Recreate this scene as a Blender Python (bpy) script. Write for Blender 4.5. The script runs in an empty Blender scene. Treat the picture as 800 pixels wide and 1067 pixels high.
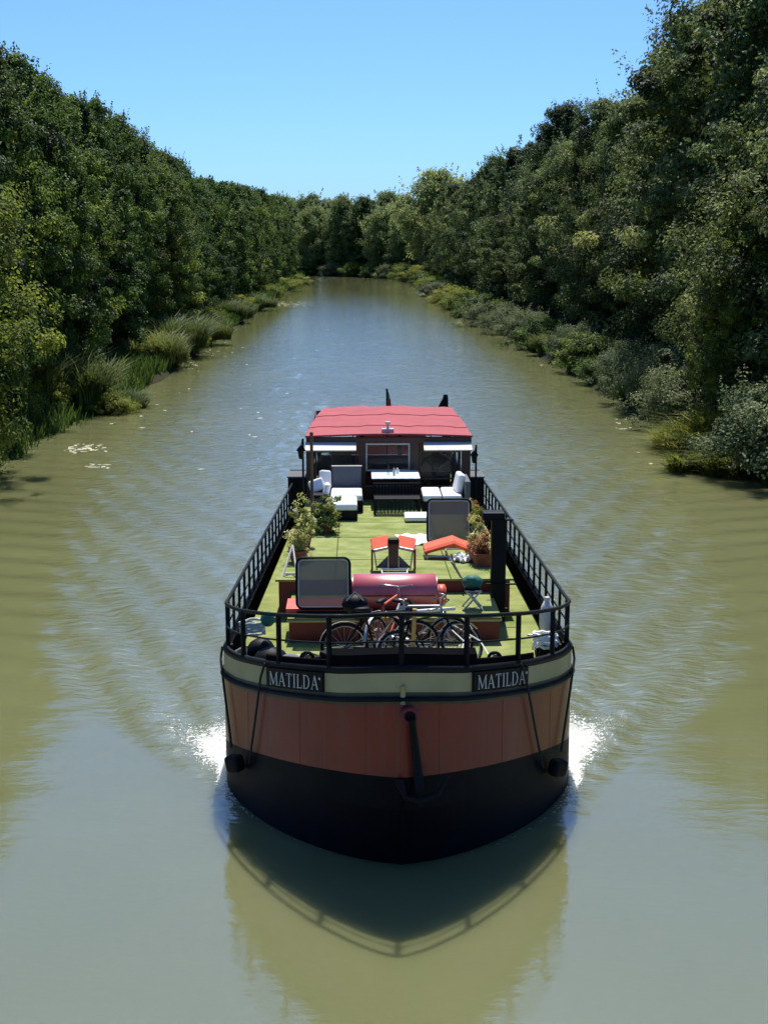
import bpy, math, random
import numpy as np
from mathutils import Vector, Matrix, Euler
random.seed(4)
C = bpy.context.scene.collection
PI = math.pi
# ------------------------------------------------------------------ camera
F, CAMH, CX, CY = 1400.0, 7.3, 400.0, 533.5
pitch = math.atan(276.5 / F); yaw = math.atan(30 / F * math.cos(pitch))
cp, sp, cy_, sy_ = math.cos(pitch), math.sin(pitch), math.cos(yaw), math.sin(yaw)
FW = (sy_*cp, cy_*cp, -sp); RT = (cy_, -sy_, 0.0); UP = (sy_*sp, cy_*sp, cp)
cam = bpy.data.cameras.new('camera'); co = bpy.data.objects.new('camera', cam); C.objects.link(co)
co.location = (0, 0, CAMH)
co.rotation_euler = Matrix(((RT[0], UP[0], -FW[0]), (RT[1], UP[1], -FW[1]), (RT[2], UP[2], -FW[2]))).to_euler()
cam.sensor_fit = 'VERTICAL'; cam.sensor_height = 24; cam.lens = 24 * F / 1067.0
cam.clip_end = 5000; cam.clip_start = 0.1
bpy.context.scene.camera = co
# ------------------------------------------------------------------ light
SUN_EL, SUN_AZ = math.radians(60), math.radians(3)
w = bpy.data.worlds.new('World'); bpy.context.scene.world = w; w.use_nodes = True
nt = w.node_tree; sk = nt.nodes.new('ShaderNodeTexSky'); sk.sky_type = 'NISHITA'; sk.sun_disc = False
sk.sun_elevation = SUN_EL; sk.sun_rotation = SUN_AZ; sk.air_density = 0.7; sk.dust_density = 1.1; sk.ozone_density = 8.0
gm = nt.nodes.new('ShaderNodeGamma'); gm.inputs[1].default_value = 1.0; nt.links.new(sk.outputs[0], gm.inputs[0])
tn = nt.nodes.new('ShaderNodeMix'); tn.data_type = 'RGBA'; tn.blend_type = 'MULTIPLY'; tn.inputs[0].default_value = 1.0
tn.inputs[7].default_value = (0.49, 0.69, 0.86, 1); nt.links.new(gm.outputs[0], tn.inputs[6])
bg = nt.nodes['Background']; bg.inputs[1].default_value = 0.15; nt.links.new(tn.outputs[2], bg.inputs[0])
sl = bpy.data.lights.new('sun', 'SUN'); sl.energy = 4.8; sl.angle = math.radians(0.53); sl.color = (1.0, 0.955, 0.88)
so = bpy.data.objects.new('sun', sl); C.objects.link(so)
so.rotation_euler = Vector((math.sin(SUN_AZ)*math.cos(SUN_EL), math.cos(SUN_AZ)*math.cos(SUN_EL), math.sin(SUN_EL))).to_track_quat('Z', 'Y').to_euler()
vs = bpy.context.scene.view_settings; vs.view_transform = 'Standard'; vs.look = 'None'; vs.gamma = 1; vs.exposure = 0.50
cyc = bpy.context.scene.cycles
cyc.max_bounces = 6; cyc.diffuse_bounces = 2; cyc.glossy_bounces = 3; cyc.transmission_bounces = 4; cyc.transparent_max_bounces = 8
cyc.sample_clamp_direct = 12.0; cyc.sample_clamp_indirect = 4.0; cyc.caustics_reflective = False; cyc.caustics_refractive = False

def ray(x, y):
    a = (x-CX)/F; b = (CY-y)/F
    return [FW[i]+a*RT[i]+b*UP[i] for i in range(3)]
def P(x, y, z=0.0):                      # photograph pixel -> point at height z
    d = ray(x, y); t = (z-CAMH)/d[2]; return Vector((d[0]*t, d[1]*t, z))
def Q(x, y, Y):                          # photograph pixel -> point at distance Y
    d = ray(x, y); t = Y/d[1]; return Vector((d[0]*t, Y, CAMH+d[2]*t))

# ------------------------------------------------------------------ materials
def mat(name, col, rough=0.6, metal=0.0, var=0.15, scale=4.0, bump=0.0, bscale=40.0, col2=None, spec=0.5, coat=0.0, stretch=None):
    m = bpy.data.materials.new(name); m.use_nodes = True; t = m.node_tree; N = t.nodes; L = t.links
    b = N['Principled BSDF']; b.inputs['Roughness'].default_value = rough; b.inputs['Metallic'].default_value = metal
    b.inputs['Specular IOR Level'].default_value = spec; b.inputs['Coat Weight'].default_value = coat
    tc = N.new('ShaderNodeTexCoord'); mp = N.new('ShaderNodeMapping'); L.new(tc.outputs['Object'], mp.inputs[0])
    if stretch: mp.inputs['Scale'].default_value = stretch
    n = N.new('ShaderNodeTexNoise'); n.inputs['Scale'].default_value = scale; n.inputs['Detail'].default_value = 5
    L.new(mp.outputs[0], n.inputs['Vector'])
    r = N.new('ShaderNodeValToRGB'); r.color_ramp.elements[0].position = 0.3; r.color_ramp.elements[1].position = 0.7
    c2 = col2 if col2 else tuple(min(1, c*(1+var)) for c in col)
    c1 = col if col2 else tuple(c*(1-var) for c in col)
    r.color_ramp.elements[0].color = (*c1, 1); r.color_ramp.elements[1].color = (*c2, 1)
    L.new(n.outputs['Fac'], r.inputs[0]); L.new(r.outputs[0], b.inputs['Base Color'])
    if bump:
        n2 = N.new('ShaderNodeTexNoise'); n2.inputs['Scale'].default_value = bscale; n2.inputs['Detail'].default_value = 4
        L.new(mp.outputs[0], n2.inputs['Vector'])
        bp = N.new('ShaderNodeBump'); bp.inputs['Strength'].default_value = bump; bp.inputs['Distance'].default_value = 0.02
        L.new(n2.outputs['Fac'], bp.inputs['Height']); L.new(bp.outputs[0], b.inputs['Normal'])
    return m
M = {}
M['black'] = mat('black paint', (0.008, 0.009, 0.010), 0.55, var=0.3, bump=0.1, spec=0.12)
M['matte'] = mat('matt black bulwark', (0.006, 0.006, 0.007), 1.0, spec=0.0)
M['hull_black'] = mat('black hull paint', (0.0022, 0.003, 0.006), 0.5, var=0.4, scale=3, bump=0.1, bscale=8, spec=0.10)
M['cream'] = mat('cream paint', (0.42, 0.355, 0.18), 0.6, var=0.10, scale=2, bump=0.05, spec=0.3)
M['stripe'] = mat('grey green stripe', (0.06, 0.055, 0.035), 0.5, var=0.3)
M['maroon'] = mat('maroon paint', (0.16, 0.013, 0.020), 0.5, var=0.2, bump=0.05)
M['orange'] = mat('orange red cloth', (0.75, 0.10, 0.04), 0.8, var=0.1, bump=0.2)
M['redlid'] = mat('red lid paint', (0.60, 0.085, 0.045), 0.5, var=0.1)
M['tankred'] = mat('glossy red tank', (0.50, 0.075, 0.085), 0.40, var=0.1, spec=0.8, coat=0.6)
M['tankred'].node_tree.nodes['Principled BSDF'].inputs['Coat Roughness'].default_value = 0.33
M['turf'] = mat('green deck carpet', (0.165, 0.205, 0.05), 0.95, scale=2.6, bump=0.7, bscale=70, col2=(0.31, 0.335, 0.13), spec=0.1)
M['seam'] = mat('dirty carpet seam', (0.09, 0.11, 0.03), 0.95, spec=0.05)
M['white'] = mat('white cushion', (0.80, 0.80, 0.79), 0.85, var=0.04, bump=0.15, bscale=25)
M['offwhite'] = mat('off white cloth', (0.60, 0.56, 0.50), 0.85, var=0.08)
M['grey'] = mat('grey fabric', (0.11, 0.12, 0.13), 0.9, var=0.1)
M['lgrey'] = mat('light grey metal', (0.45, 0.45, 0.44), 0.4, metal=0.3, var=0.1)
M['steel'] = mat('worn steel', (0.45, 0.45, 0.46), 0.3, metal=0.9, var=0.2)
M['roof'] = mat('red roof canvas', (0.33, 0.040, 0.050), 0.8, var=0.12, scale=1.5, bump=0.3, bscale=5)
M['mahog'] = mat('dark brown wood', (0.045, 0.014, 0.010), 0.4, var=0.35, stretch=(6, 6, 0.8), scale=6)
M['tan'] = mat('tan panel', (0.40, 0.27, 0.09), 0.6, var=0.1)
M['brown'] = mat('brown fabric', (0.11, 0.065, 0.04), 0.8, var=0.2)
M['terra'] = mat('terracotta', (0.24, 0.07, 0.035), 0.8, var=0.2)
M['rope'] = mat('black rope', (0.02, 0.02, 0.018), 0.9, bump=0.5, bscale=80)
M['wrope'] = mat('pale rope', (0.45, 0.50, 0.45), 0.9, bump=0.5, bscale=80)
M['rubber'] = mat('rubber', (0.006, 0.006, 0.007), 0.7, bump=0.2, spec=0.2)
M['green'] = mat('dark green cloth', (0.012, 0.12, 0.085), 0.7, var=0.2)
M['bark'] = mat('plane tree bark', (0.07, 0.055, 0.04), 0.9, scale=3, bump=0.8, bscale=8, col2=(0.16, 0.14, 0.10))
M['earth'] = mat('bank earth and grass', (0.030, 0.040, 0.014), 0.95, scale=0.6, bump=0.8, bscale=6, col2=(0.045, 0.038, 0.022), spec=0.05)

def hull_red():
    m = mat('red hull paint', (0.225, 0.032, 0.020), 0.34, var=0.15, scale=1.2, coat=0.1, spec=0.35)
    t = m.node_tree; N = t.nodes; L = t.links; b = N['Principled BSDF']
    ramp = [n for n in N if n.type == 'VALTORGB'][0]
    tc = [n for n in N if n.type == 'TEX_COORD'][0]
    mp = N.new('ShaderNodeMapping'); mp.inputs['Scale'].default_value = (9, 9, 0.5); L.new(tc.outputs['Object'], mp.inputs[0])
    n = N.new('ShaderNodeTexNoise'); n.inputs['Scale'].default_value = 1.2; n.inputs['Detail'].default_value = 6; L.new(mp.outputs[0], n.inputs['Vector'])
    r = N.new('ShaderNodeValToRGB'); r.color_ramp.elements[0].position = 0.50; r.color_ramp.elements[1].position = 0.70
    r.color_ramp.elements[0].color = (0, 0, 0, 1); r.color_ramp.elements[1].color = (0.75, 0.75, 0.75, 1); L.new(n.outputs['Fac'], r.inputs[0])
    mx = N.new('ShaderNodeMix'); mx.data_type = 'RGBA'; L.new(r.outputs[0], mx.inputs[0]); L.new(ramp.outputs[0], mx.inputs[6]); mx.inputs[7].default_value = (0.20, 0.055, 0.035, 1)
    L.new(mx.outputs[2], b.inputs['Base Color'])
    return m
M['red'] = hull_red()

def checked():
    m = mat('checked table cloth', (0.7, 0.75, 0.8), 0.8)
    t = m.node_tree; N = t.nodes; L = t.links; b = N['Principled BSDF']
    tc = [n for n in N if n.type == 'TEX_COORD'][0]
    c = N.new('ShaderNodeTexChecker'); c.inputs['Scale'].default_value = 11; c.inputs[1].default_value = (0.78, 0.80, 0.80, 1); c.inputs[2].default_value = (0.30, 0.42, 0.48, 1)
    L.new(tc.outputs['Object'], c.inputs[0]); L.new(c.outputs[0], b.inputs['Base Color'])
    return m
M['check'] = checked()

def glass(name, tint=(0.9, 0.95, 0.95), opac=0.25, body=(0.1, 0.1, 0.1)):
    m = bpy.data.materials.new(name); m.use_nodes = True; t = m.node_tree; N = t.nodes; L = t.links
    b = N['Principled BSDF']; b.inputs['Base Color'].default_value = (*body, 1); b.inputs['Roughness'].default_value = 0.05
    tr = N.new('ShaderNodeBsdfTransparent'); tr.inputs[0].default_value = (*tint, 1)
    mx = N.new('ShaderNodeMixShader'); mx.inputs[0].default_value = opac
    L.new(tr.outputs[0], mx.inputs[1]); L.new(b.outputs[0], mx.inputs[2]); L.new(mx.outputs[0], N['Material Output'].inputs[0])
    return m
M['glass'] = glass('window glass', opac=0.15)
M['smoked'] = glass('smoked glass', (0.60, 0.58, 0.55), 0.62, (0.30, 0.27, 0.24))
M['smoked'].node_tree.nodes['Principled BSDF'].inputs['Specular IOR Level'].default_value = 0.12
M['smoked'].node_tree.nodes['Principled BSDF'].inputs['Roughness'].default_value = 0.35

def leafmat(name, a, b_, trans=0.3, rough=0.5, c=None):
    m = bpy.data.materials.new(name); m.use_nodes = True; t = m.node_tree; N = t.nodes; L = t.links
    b = N['Principled BSDF']; b.inputs['Roughness'].default_value = rough+0.15; b.inputs['Specular IOR Level'].default_value = 0.25
    at = N.new('ShaderNodeAttribute'); at.attribute_name = 'tint'
    oi = N.new('ShaderNodeObjectInfo')
    r = N.new('ShaderNodeValToRGB'); e = r.color_ramp.elements
    e[0].position = 0.0; e[0].color = (*a, 1); e[1].position = 0.8; e[1].color = (*b_, 1)
    if c: k = e.new(1.0); k.color = (*c, 1)
    L.new(at.outputs['Fac'], r.inputs[0])
    hs = N.new('ShaderNodeHueSaturation'); L.new(r.outputs[0], hs.inputs['Color'])
    mh = N.new('ShaderNodeMapRange'); mh.inputs[3].default_value = 0.475; mh.inputs[4].default_value = 0.515; L.new(oi.outputs['Random'], mh.inputs[0]); L.new(mh.outputs[0], hs.inputs['Hue'])
    mv = N.new('ShaderNodeMapRange'); mv.inputs[3].default_value = 1.25; mv.inputs[4].default_value = 0.75; L.new(oi.outputs['Random'], mv.inputs[0]); L.new(mv.outputs[0], hs.inputs['Value'])
    L.new(hs.outputs[0], b.inputs['Base Color'])
    tl = N.new('ShaderNodeBsdfTranslucent'); hs2 = N.new('ShaderNodeHueSaturation'); hs2.inputs['Hue'].default_value = 0.485; hs2.inputs['Value'].default_value = 1.3; L.new(hs.outputs[0], hs2.inputs['Color']); L.new(hs2.outputs[0], tl.inputs[0])
    mx = N.new('ShaderNodeMixShader'); mx.inputs[0].default_value = trans
    L.new(b.outputs[0], mx.inputs[1]); L.new(tl.outputs[0], mx.inputs[2]); L.new(mx.outputs[0], N['Material Output'].inputs[0])
    return m
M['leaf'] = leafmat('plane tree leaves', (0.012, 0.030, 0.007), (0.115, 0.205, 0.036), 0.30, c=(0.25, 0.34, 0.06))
M['leaf_r'] = leafmat('oak leaves', (0.015, 0.032, 0.010), (0.150, 0.215, 0.058), 0.28, c=(0.34, 0.39, 0.13))
M['leaf_bright'] = leafmat('young bright leaves', (0.07, 0.11, 0.018), (0.22, 0.28, 0.04), 0.45, c=(0.34, 0.38, 0.06))
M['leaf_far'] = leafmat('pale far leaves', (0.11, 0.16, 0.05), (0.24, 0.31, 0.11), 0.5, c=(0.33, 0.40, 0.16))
M['leaf_silver'] = leafmat('grey green shrub leaves', (0.06, 0.09, 0.035), (0.17, 0.22, 0.09), 0.28, c=(0.32, 0.37, 0.20))
M['reed'] = leafmat('reed blades', (0.06, 0.09, 0.025), (0.12, 0.17, 0.04), 0.35, c=(0.2, 0.22, 0.07))
M['fern'] = leafmat('yellow green fern', (0.12, 0.15, 0.02), (0.22, 0.24, 0.03), 0.4, c=(0.33, 0.32, 0.05))
M['flower'] = leafmat('cream flowering leaves', (0.16, 0.20, 0.04), (0.50, 0.50, 0.16), 0.35, c=(0.85, 0.82, 0.62))
M['dryleaf'] = leafmat('orange dry flowers', (0.25, 0.09, 0.03), (0.50, 0.22, 0.08), 0.3, c=(0.65, 0.5, 0.28))

def water_mat():
    m = bpy.data.materials.new('turbid canal water'); m.use_nodes = True; t = m.node_tree; N = t.nodes; L = t.links
    b = N['Principled BSDF']; b.inputs['Roughness'].default_value = 0.02; b.inputs['IOR'].default_value = 2.25
    tc = N.new('ShaderNodeTexCoord')
    n0 = N.new('ShaderNodeTexNoise'); n0.inputs['Scale'].default_value = 0.12; n0.inputs['Detail'].default_value = 4; L.new(tc.outputs['Object'], n0.inputs['Vector'])
    r0 = N.new('ShaderNodeValToRGB'); r0.color_ramp.elements[0].position = 0.3; r0.color_ramp.elements[1].position = 0.7
    r0.color_ramp.elements[0].color = (0.134, 0.140, 0.062, 1); r0.color_ramp.elements[1].color = (0.156, 0.162, 0.072, 1); L.new(n0.outputs['Fac'], r0.inputs[0])
    b.subsurface_method = 'BURLEY'; b.inputs['Subsurface Weight'].default_value = 1.0; b.inputs['Subsurface Radius'].default_value = (1, 1, 0.8); b.inputs['Subsurface Scale'].default_value = 0.38
    foam_glint = N.new('ShaderNodeAttribute'); foam_glint.attribute_name = 'foam_glint'
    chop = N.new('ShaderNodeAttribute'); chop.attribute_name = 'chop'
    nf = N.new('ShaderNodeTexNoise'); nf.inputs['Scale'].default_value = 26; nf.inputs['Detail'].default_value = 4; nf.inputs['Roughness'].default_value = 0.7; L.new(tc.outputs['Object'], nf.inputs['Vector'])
    sub = N.new('ShaderNodeMath'); sub.operation = 'ADD'; L.new(nf.outputs['Fac'], sub.inputs[0]); L.new(foam_glint.outputs['Fac'], sub.inputs[1])
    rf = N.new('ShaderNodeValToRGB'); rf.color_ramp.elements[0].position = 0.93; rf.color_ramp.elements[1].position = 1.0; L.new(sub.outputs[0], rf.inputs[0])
    mx = N.new('ShaderNodeMix'); mx.data_type = 'RGBA'; L.new(rf.outputs[0], mx.inputs[0]); L.new(r0.outputs[0], mx.inputs[6]); mx.inputs[7].default_value = (0.40, 0.42, 0.38, 1)  # pale flecks: bow spray plus sun glints painted into the water colour
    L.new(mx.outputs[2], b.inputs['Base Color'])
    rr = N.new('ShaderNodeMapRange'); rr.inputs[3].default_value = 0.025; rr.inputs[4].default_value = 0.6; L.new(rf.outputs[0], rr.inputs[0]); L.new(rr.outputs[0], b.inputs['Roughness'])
    # fine ripples, stronger in the boat's chop
    n1 = N.new('ShaderNodeTexNoise'); n1.inputs['Scale'].default_value = 4.4; n1.inputs['Detail'].default_value = 5; n1.inputs['Roughness'].default_value = 0.55
    mp = N.new('ShaderNodeMapping'); mp.inputs['Scale'].default_value = (0.6, 1.3, 1); L.new(tc.outputs['Object'], mp.inputs[0]); L.new(mp.outputs[0], n1.inputs['Vector'])
    bp = N.new('ShaderNodeBump'); bp.inputs['Distance'].default_value = 0.10
    L.new(chop.outputs['Fac'], bp.inputs['Strength']); L.new(n1.outputs['Fac'], bp.inputs['Height'])
    L.new(bp.outputs[0], b.inputs['Normal'])
    return m
M['water'] = water_mat()

# ------------------------------------------------------------------ builders
ORG = {}
def tag(o, label=None, cat=None, group=None, kind=None):
    if label: o['label'] = label
    if cat: o['category'] = cat
    if group: o['group'] = group
    if kind: o['kind'] = kind
    return o
def thing(name, label, cat, loc=(0, 0, 0), group=None):
    o = bpy.data.objects.new(name, None); C.objects.link(o); o.location = loc; o.empty_display_size = 0.3
    ORG[o.name] = Vector(loc); tag(o, label, cat, group); return o
def link(name, me, parent=None, mats=None):
    o = bpy.data.objects.new(name, me); C.objects.link(o)
    if mats:
        for m in (mats if isinstance(mats, (list, tuple)) else [mats]): me.materials.append(M[m])
    if parent is not None:
        o.parent = parent; ORG[o.name] = ORG[parent.name]
    return o
class MB:
    def __init__(s): s.v = []; s.f = []; s.m = []
    def add(s, vs_, fs, mi=0):
        k = len(s.v); s.v += [tuple(v) for v in vs_]; s.f += [tuple(i+k for i in f) for f in fs]; s.m += [mi]*len(fs); return s
    def box(s, c, d, rot=(0, 0, 0), mi=0):
        e = Euler(rot).to_matrix(); vs_ = []
        for z in (-.5, .5):
            for y in (-.5, .5):
                for x in (-.5, .5): vs_.append(Vector(c)+e@Vector((x*d[0], y*d[1], z*d[2])))
        return s.add(vs_, [(0, 2, 3, 1), (4, 5, 7, 6), (0, 1, 5, 4), (2, 6, 7, 3), (0, 4, 6, 2), (1, 3, 7, 5)], mi)
    def tube(s, pts, r, n=8, closed=False, mi=0, caps=True):
        pts = [Vector(p) for p in pts]; K = len(pts); rs = r if isinstance(r, (list, tuple)) else [r]*K; vs_ = []; ref = None
        for i, p in enumerate(pts):
            if closed: d = pts[(i+1) % K]-pts[i-1]
            else: d = pts[min(i+1, K-1)]-pts[max(i-1, 0)]
            d.normalize()
            if ref is None: ref = Vector((0, 0, 1)) if abs(d.z) < 0.9 else Vector((1, 0, 0))
            a = d.cross(ref); 
            if a.length < 1e-3: ref = Vector((0, 1, 0)) if abs(d.y) < .9 else Vector((1, 0, 0)); a = d.cross(ref)
            a.normalize(); b = d.cross(a)
            ref = a.cross(d) 
            for j in range(n):
                t = 2*PI*j/n; vs_.append(p+(a*math.cos(t)+b*math.sin(t))*rs[i])
        fs = []
        for i in range(K if closed else K-1):
            for j in range(n):
                fs.append((i*n+j, i*n+(j+1) % n, ((i+1) % K)*n+(j+1) % n, ((i+1) % K)*n+j))
        if not closed and caps: fs += [tuple(range(n)), tuple(range((K-1)*n, K*n))[::-1]]
        return s.add(vs_, fs, mi)
    def cyl(s, a, b, r, r2=None, n=14, mi=0): return s.tube([a, b], [r, r if r2 is None else r2], n, mi=mi)
    def ring(s, c, R, r, axis='y', n=28, k=7, mi=0):
        pts = []
        for i in range(n):
            t = 2*PI*i/n; u, v = R*math.cos(t), R*math.sin(t)
            pts.append(Vector(c)+Vector({'y': (u, 0, v), 'x': (0, u, v), 'z': (u, v, 0)}[axis]))
        return s.tube(pts, r, k, True, mi)
    def ball(s, c, r, n=12, mi=0):
        r = r if isinstance(r, (tuple, list)) else (r, r, r); vs_ = []; k = n//2
        for i in range(k+1):
            a = PI*i/k
            for j in range(n):
                t = 2*PI*j/n; vs_.append((c[0]+r[0]*math.sin(a)*math.cos(t), c[1]+r[1]*math.sin(a)*math.sin(t), c[2]+r[2]*math.cos(a)))
        return s.add(vs_, [(i*n+j, (i+1)*n+j, (i+1)*n+(j+1) % n, i*n+(j+1) % n) for i in range(k) for j in range(n)], mi)
    def strip(s, rows, mi=0, closed=False):            # rows of points, lofted
        n = len(rows[0]); vs_ = [p for r in rows for p in r]
        return s.add(vs_, [(i*n+j, i*n+j+1, (i+1)*n+j+1, (i+1)*n+j) for i in range(len(rows)-1) for j in range(n-1)], mi)
    def build(s, name, mats, parent=None, bevel=0, smooth=False, seg=2):
        o0 = ORG[parent.name] if parent is not None else Vector((0, 0, 0))
        me = bpy.data.meshes.new(name); me.from_pydata([(v[0]-o0.x, v[1]-o0.y, v[2]-o0.z) for v in s.v], [], s.f)
        o = link(name, me, parent, mats); me.polygons.foreach_set('material_index', s.m)
        if smooth: me.polygons.foreach_set('use_smooth', [True]*len(s.f))
        if bevel:
            b = o.modifiers.new('bevel', 'BEVEL'); b.width = bevel; b.segments = seg; b.limit_method = 'ANGLE'
        me.update(); return o
def npmesh(name, V, Fq, nper=4, attrs=None, smooth=False):
    me = bpy.data.meshes.new(name); nv = len(V); nf = len(Fq)
    me.vertices.add(nv); me.vertices.foreach_set('co', np.asarray(V, dtype=np.float32).ravel())
    me.loops.add(nf*nper); me.loops.foreach_set('vertex_index', np.asarray(Fq, dtype=np.int32).ravel())
    me.polygons.add(nf); me.polygons.foreach_set('loop_start', np.arange(nf, dtype=np.int32)*nper)
    try: me.polygons.foreach_set('loop_total', np.full(nf, nper, dtype=np.int32))
    except Exception: pass
    me.polygons.foreach_set('use_smooth', np.full(nf, smooth, dtype=bool))
    me.update(calc_edges=True)
    for k, a in (attrs or {}).items():
        at = me.attributes.new(k, 'FLOAT', 'POINT'); at.data.foreach_set('value', np.asarray(a, dtype=np.float32))
    return me
ONES = ['', 'first', 'second', 'third', 'fourth', 'fifth', 'sixth', 'seventh', 'eighth', 'ninth', 'tenth', 'eleventh', 'twelfth', 'thirteenth', 'fourteenth', 'fifteenth', 'sixteenth', 'seventeenth', 'eighteenth', 'nineteenth']
def ordw(n):
    if n < 20: return ONES[n]
    t = {2: 'twent', 3: 'thirt', 4: 'fort', 5: 'fift', 6: 'sixt'}[n//10]
    return t+'ieth' if n % 10 == 0 else t+'y-'+ONES[n % 10]

# ------------------------------------------------------------------ canal course
CL = []; x_, y_, psi = 0.8, -80.0, 0.0
for i in range(700):
    CL.append((x_, y_, psi)); 
    s_ = y_ if psi == 0 else 999
    if y_ > 288 and psi < 1.25: psi += 1/75.0
    x_ -= math.sin(psi); y_ += math.cos(psi)
CLn = np.array(CL)
def canal_dist(X, Y):                    # signed distance to the centre line, + to the right
    X = np.asarray(X, float); Y = np.asarray(Y, float); D = np.full(X.shape, 1e9); S = np.zeros(X.shape)
    for (x0, y0, p) in CLn[::3]:
        dx, dy = X-x0, Y-y0; d = np.hypot(dx, dy); sg = np.sign(dx*math.cos(p)+dy*math.sin(p)+1e-9)
        k = d < D; D = np.where(k, d, D); S = np.where(k, sg, S)
    # straight part: exact
    st = (Y < 284) & (X > -120)
    return np.where(st, X-0.8, D*S)
def along(s, off):                        # s = metres along from Y=0
    x0, y0, p = CLn[int(s+80)]
    fr = s-math.floor(s); x0 -= math.sin(p)*fr; y0 += math.cos(p)*fr
    return x0+math.cos(p)*off, y0+math.sin(p)*off, p
HALF = 11.7
def gnoise(X, Y, seed=0):
    r = np.random.RandomState(seed); z = np.zeros(np.shape(X))
    for k in range(14):
        a = r.uniform(0, 2*PI); f = r.uniform(0.15, 1.6); z = z+np.sin((X*math.cos(a)+Y*math.sin(a))*f+r.uniform(0, 6))/(1+f*1.5)
    return z/4
def terrain_z(X, Y):
    d = canal_dist(X, Y); a = np.abs(d)+gnoise(X, Y, 5)*0.35-HALF-np.where(d < 0, 1.5*np.exp(-(np.clip(np.asarray(Y, float)-50, 0, None)/14)**2), 0)
    z = np.interp(a, [-3, -1, 0, 0.5, 1.6, 4, 8, 40, 400], [-1.6, -0.9, -0.05, 0.35, 0.7, 1.0, 1.3, 1.5, 2.0])
    return z+np.where(a > 1, gnoise(X*1.3, Y*1.3, 8)*0.12, 0)
def grid(xs, ys):
    X, Y = np.meshgrid(xs, ys); nx, ny = len(xs), len(ys)
    i = np.arange(nx*ny).reshape(ny, nx); Fq = np.stack([i[:-1, :-1], i[:-1, 1:], i[1:, 1:], i[1:, :-1]], -1).reshape(-1, 4)
    return X, Y, Fq
xs = np.concatenate([np.arange(-430, -130, 30), np.arange(-130, -20, 2.0), np.arange(-20, 20.1, 0.4), np.arange(22, 130, 4.0), np.arange(130, 431, 30)])
ys = np.concatenate([np.arange(-70, 20, 3.0), np.arange(20, 255, 1.2), np.arange(255, 400, 1.2), np.arange(400, 600, 8), np.arange(600, 801, 25)])
X, Y, Fq = grid(xs, ys)
me = npmesh('ground', np.stack([X, Y, terrain_z(X, Y)], -1).reshape(-1, 3), Fq, smooth=True)
g = link('ground', me, None, 'earth'); tag(g, 'grassy earth canal banks and the fields beyond', 'ground', kind='structure')

# ------------------------------------------------------------------ water
def wl_half(Yv):                          # half breadth of the hull at the water line
    t = np.clip((17.85-Yv)/2.8, 0, 1); return np.where(Yv < 15.05, 0, 2.40*(1-t**1.6)**(1/1.6))
_r = np.random.RandomState(3)
RW = [( _r.uniform(0, 2*PI), 2*PI/_r.uniform(0.22, 0.9), _r.uniform(0, 6)) for _ in range(34)]
RB = [( _r.normal(PI/2, 0.6), 2*PI/_r.uniform(0.5, 2.2), _r.uniform(0, 6)) for _ in range(16)]
def sstep(a, b, x): t = np.clip((x-a)/(b-a), 0, 1); return t*t*(3-2*t)
def wave(X, Y):
    u = X-(0.56+(Y-15)*0.0145); au = np.abs(u); v = Y-15.0
    hb = wl_half(np.clip(Y, 0, 40)); d = au-hb
    edge = 2.45+np.clip(v-2.3, 0, 5)*0.62+np.clip(v-7.3, 0, None)*0.16               # outer edge of the wake fan
    warp = 0.5*np.sin(v*0.23+u*0.3)+0.35*np.sin(u*0.7-v*0.11)
    n = (math.cos(0.42), -math.sin(0.42))
    fan = sstep(0.8, 2.6, v)*(1-sstep(-0.15, 0.25+0.09*np.clip(v, 0, 40), au-edge))
    ph = (au*n[0]+v*n[1])*2*PI/1.15+warp*2
    z = 0.042*np.sin(ph)*fan*np.exp(-np.clip(v, 0, None)/28.)*sstep(0.1, 0.9, d)
    n2 = (math.cos(1.15), -math.sin(1.15))
    far = sstep(3, 11, v)*sstep(-1.5, 3, au-edge*0.8)
    ph2 = (au*n2[0]+v*n2[1])*2*PI/1.3-au*au*0.035+warp
    z = z+0.028*np.sin(ph2)*far*np.exp(-np.clip(v, 0, None)/45.)*(1-sstep(9.5, 11.7, np.abs(X-0.8))*0.5)
    ch = np.zeros(X.shape)
    for a, k, p in RW: ch = ch+np.sin((X*math.cos(a)+Y*math.sin(a))*k+p)/k
    chopw = fan*np.exp(-np.clip(v, 0, None)/55.)
    z = z+ch*0.020*chopw*sstep(0, .3, d)
    br = np.zeros(X.shape)
    for a, k, p in RB: br = br+np.sin((X*math.cos(a)+Y*math.sin(a))*k+p)/k
    z = z+br*0.0055*sstep(10, 26, Y)*(1-0.7*sstep(8.5, 11.5, np.abs(X-0.8)))
    # bow wave lip hugging the stem, breaking on both shoulders
    lip = np.exp(-((d-0.12)/0.22)**2)*sstep(-.4, .3, v)*(1-sstep(3, 9, v))
    z = z+0.015*lip
    sh = np.exp(-((au-2.75-0.35*(v-3.6))/0.6)**2)*np.exp(-((v-4.4)/1.9)**2)*fan
    z = z+sh*ch*0.03+ch*0.004*sstep(6, 14, v)
    return z, sh, chopw, lip, d, v
xs = np.concatenate([np.arange(-260, -16, 6.0), np.arange(-16, -9, 0.16), np.arange(-9, 9.5, 0.07), np.arange(9.5, 16, 0.16), np.arange(18, 60, 6.0)])
ys = [-60, -20, 0, 4]; yy = 6.0
while yy < 430: ys.append(yy); yy += max(0.055, 0.055*(yy/15)**1.15) if yy < 300 else 4
ys = np.array(ys)
X, Y, Fq = grid(xs, ys)
Z, sh, chopw, lip, dd, vv = wave(X, Y)
au_ = np.abs(X-0.58)
chop = 0.05+0.60*chopw+0.25*sh+0.09*sstep(20, 60, Y)*(1-sstep(6.5, 11, np.abs(X-0.8)))
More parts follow.
